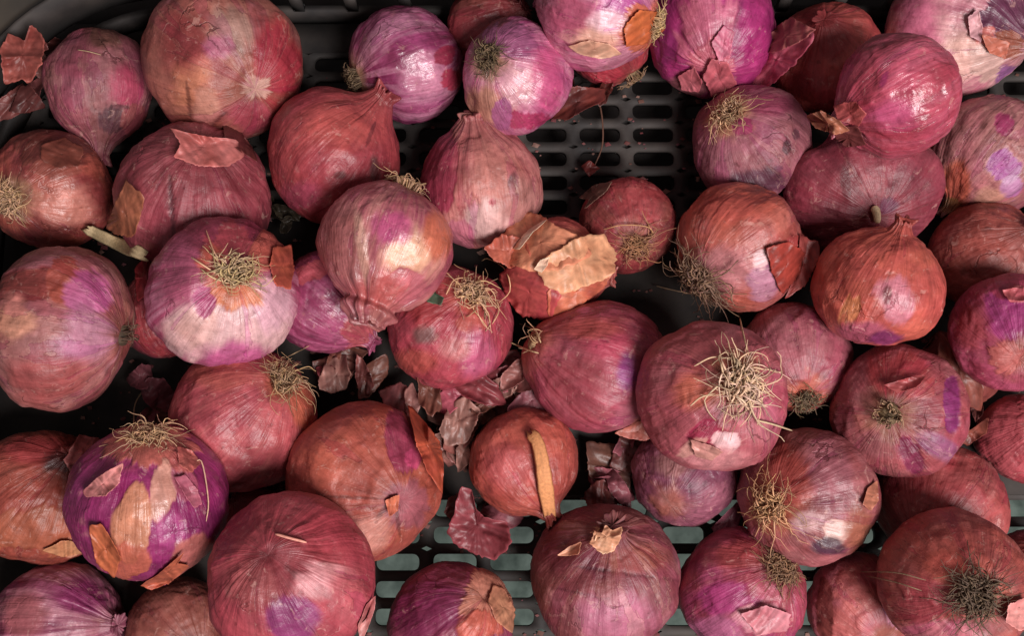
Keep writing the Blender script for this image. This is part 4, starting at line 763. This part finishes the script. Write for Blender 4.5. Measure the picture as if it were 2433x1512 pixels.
def strand(name, pts, wid, col, lift, parent=None, flat=1.0, seed=1):
    p = spline(pts, 14); g = np.random.default_rng(seed)
    D = np.array([hit(x, y, None) for x, y in p])
    base = D.copy()
    for _ in range(12): D = np.minimum(np.r_[D[0], .5 * D[1:-1] + .25 * (D[:-2] + D[2:]), D[-1]], base)
    q = np.linspace(0, 1, len(p)); arch = .35 + .65 * np.sin(q * math.pi) ** .7
    D = D - lift * arch - wid * .3
    P3 = np.array([CAMP + ray(x, y) * dd for (x, y), dd in zip(p, D)])
    rad = np.full(len(p), wid / 2) * np.interp(q, [0, .1, .9, 1], [.6, 1, .9, .45])
    if flat < 1:                                             # a flat folded leaf or straw: an open channel with blunt frayed ends
        tg = np.gradient(P3, axis=0); tg /= np.linalg.norm(tg, axis=1, keepdims=True); ww = nrm(CAMP - P3.mean(0))
        sd = np.cross(tg, ww); sd /= np.linalg.norm(sd, axis=1, keepdims=True)
        prof = np.array([(-1, -.10), (-.72, .22), (-.30, .05), (0, .30), (.35, .02), (.7, .20), (1, -.15)]); ns = len(prof)
        wv = wid / 2 * np.interp(q, [0, .06, .3, .8, 1], [.45, .8, .85, 1, .8]) * (1 + .12 * (g.uniform(0, 1, len(p)) - .5))
        V = (P3[:, None] + sd[:, None] * (prof[None, :, 0] * wv[:, None])[..., None] + ww[None, None] * (prof[None, :, 1] * wv[:, None])[..., None])
        V[0] += tg[0] * g.uniform(-1, 1, ns)[:, None] * wid * .35; V[-1] += tg[-1] * g.uniform(-1, 1, ns)[:, None] * wid * .35
        V = V.reshape(-1, 3); idx = np.arange(len(V)).reshape(len(p), ns)
        F = np.stack([idx[:-1, :-1], idx[:-1, 1:], idx[1:, 1:], idx[1:, :-1]], -1).reshape(-1, 4)
    else:
        V, F = tube_arrays(P3, rad, 5); ns = 5
    c = lin(col)[None] * (.8 + .4 * noise(np.stack([np.tile(np.arange(ns) * 1.7, len(p)), np.repeat(q * 2, ns), np.full(len(p) * ns, seed * 1.0)], 1)))[:, None]
    ctr = V.mean(0) if parent is None else np.array(parent.location)
    ob = mesh_obj(name, V - ctr, F, M_ROOT, parent, np.clip(c, .01, .9))
    if parent is None: ob.location = ctr
    if flat < 1: so = ob.modifiers.new("thickness", 'SOLIDIFY'); so.thickness = .0003
    return ob
for i, (pts, wid, col, lift, who) in enumerate(STRAWS):
    if who in ONIONS: strand({"A12": "stem_stub", "A35": "dry_leaf"}.get(who, "root_fibre"), pts, wid, col, lift, ONIONS[who]['obj'], .25 if who == "A35" else 1, seed=i)
    else: tag(strand("straw", pts, wid, col, lift, None, .3 if wid > .003 else 1, seed=i), who, "straw", "loose straws on the onions")

# dry skin litter filling the hollows between the onions
LG = np.random.default_rng(41)
def litter(poly, n, zmax, tones, size, where):
    poly = np.asarray(poly, float); lo, hi = poly.min(0), poly.max(0); k = 0
    while k < n:
        c = LG.uniform(lo, hi); ins = False
        for (x1, y1), (x2, y2) in zip(poly, np.roll(poly, -1, 0)):
            if (y1 > c[1]) != (y2 > c[1]) and c[0] < (x2 - x1) * (c[1] - y1) / (y2 - y1) + x1: ins = not ins
        if not ins: continue
        m = LG.integers(6, 10); an = np.sort(LG.uniform(0, 2 * math.pi, m) * .35 + np.arange(m) / m * 2 * math.pi * .65 + np.arange(m) * .35)
        an = np.arange(m) / m * 2 * math.pi + LG.uniform(-.35, .35, m); el = LG.uniform(.35, .8); ro = LG.uniform(0, math.pi); s = size * LG.uniform(.55, 1.3)
        px = s * np.cos(an) * LG.uniform(.7, 1.1, m); py = s * el * np.sin(an) * LG.uniform(.7, 1.1, m)
        P2 = [(c[0] + a * math.cos(ro) - b * math.sin(ro), c[1] + a * math.sin(ro) + b * math.cos(ro)) for a, b in zip(px, py)]
        ca = np.array(tones[LG.integers(len(tones))], float); key_ = tuple(int(v) for v in ca); ca = ca * .84; cb = ca * LG.uniform(.55, .8)
        ob = sheet("skin_scrap", P2, .001, LG.uniform(.003, .008), ca, cb, "floor", 400 + k + int(c[0]), height=.003 + LG.uniform(0, zmax), bend=LG.uniform(.003, .010))
        tag(ob, ("larger " if s > size * .95 else "small ") + HUES[key_] + " skin scrap " + where, "onion skin", "skin litter " + where)
        k += 1
HUES = {(186, 110, 108): 'rosy', (206, 138, 128): 'pale pink', (160, 90, 84): 'brick red', (190, 112, 122): 'pink', (150, 94, 78): 'brown', (212, 158, 142): 'cream pink', (172, 80, 86): 'crimson',
        (120, 56, 48): 'red brown', (104, 60, 50): 'dark brown', (84, 76, 58): 'olive', (70, 62, 48): 'dark olive'}
TONES = [(186, 110, 108), (206, 138, 128), (160, 90, 84), (190, 112, 122), (150, 94, 78), (212, 158, 142), (172, 80, 86)]
litter([(880, 900), (960, 880), (1260, 880), (1300, 930), (1330, 980), (1110, 1000), (1100, 1090), (1040, 1080), (1000, 960)], 26, .020, TONES, 64, "below the grey stained onion")
litter([(740, 850), (870, 830), (900, 900), (800, 950), (750, 930)], 6, .008, TONES[2:], 52, "right of the hay rooted rose copper onion")
litter([(1385, 1060), (1500, 1050), (1510, 1190), (1420, 1200)], 6, .008, TONES[2:5], 57, "right of the copper onion with the straw leaf")
litter([(1080, 1160), (1130, 1170), (1220, 1260), (1200, 1320), (1080, 1310)], 5, .008, TONES[:4], 59, "below the copper onion with the straw leaf")
litter([(1290, 200), (1460, 200), (1440, 260), (1310, 290)], 5, .01, [(120, 56, 48), (104, 60, 50)], 42, "over the bare slots at the back")
litter([(300, 880), (410, 900), (400, 990), (320, 1000)], 4, .006, TONES[2:5], 52, "behind the peeling purple onion")
litter([(640, 480), (740, 500), (720, 570), (650, 560)], 4, .006, [(84, 76, 58), (70, 62, 48)], 34, "right of the wide red mauve onion")
litter([(640, 1150), (700, 1140), (690, 1180), (620, 1180)], 3, .006, TONES[2:], 30, "behind the biggest rose red onion")
litter([(40, 80), (130, 60), (110, 280), (20, 280)], 5, .02, TONES[:3], 59, "at the back left corner")
litter([(2200, 780), (2280, 760), (2330, 960), (2290, 1050), (2240, 960)], 6, .014, TONES[2:5], 59, "left of the pink onion at the right edge")
# fine crumbs of skin and soil
V = []; F = []
CG = np.random.default_rng(5)
for k in range(2000):
    x, y = CG.uniform(X0 + .03, X1 - .03), CG.uniform(Y0 + .03, Y1 - .03)
    for qx, qy in (at_z(1552, 320, 0)[:2], (0.0, at_z(1216, 1403, 0)[1])):       # what falls on a slot drops through
        while abs(((x - qx) / PXS + .5) % 1 - .5) < .42 and abs(((y - qy) / PYS + .5) % 1 - .5) < .36: x += .0035; y += .0011
    s = CG.uniform(.0004, .0022) * CG.uniform(.5, 1.2); a = CG.uniform(0, 6.28)
    b = len(V); z = .0004
    for q in range(4): V.append((x + s * math.cos(a + q * 1.57 + CG.uniform(-.4, .4)), y + s * .7 * math.sin(a + q * 1.57), z + CG.uniform(0, .0006)))
    V.append((x, y, z + s * .5))
    F += [(b, b + 1, b + 4), (b + 1, b + 2, b + 4), (b + 2, b + 3, b + 4), (b + 3, b, b + 4)]
cc = np.repeat(np.array([lin(TONES[i % 7]) * .32 for i in range(2000)]), 5, 0)
ob = mesh_obj("skin_crumbs", np.array(V), np.array(F), M_ROOT, None, cc, smooth=False); ob["kind"] = "stuff"
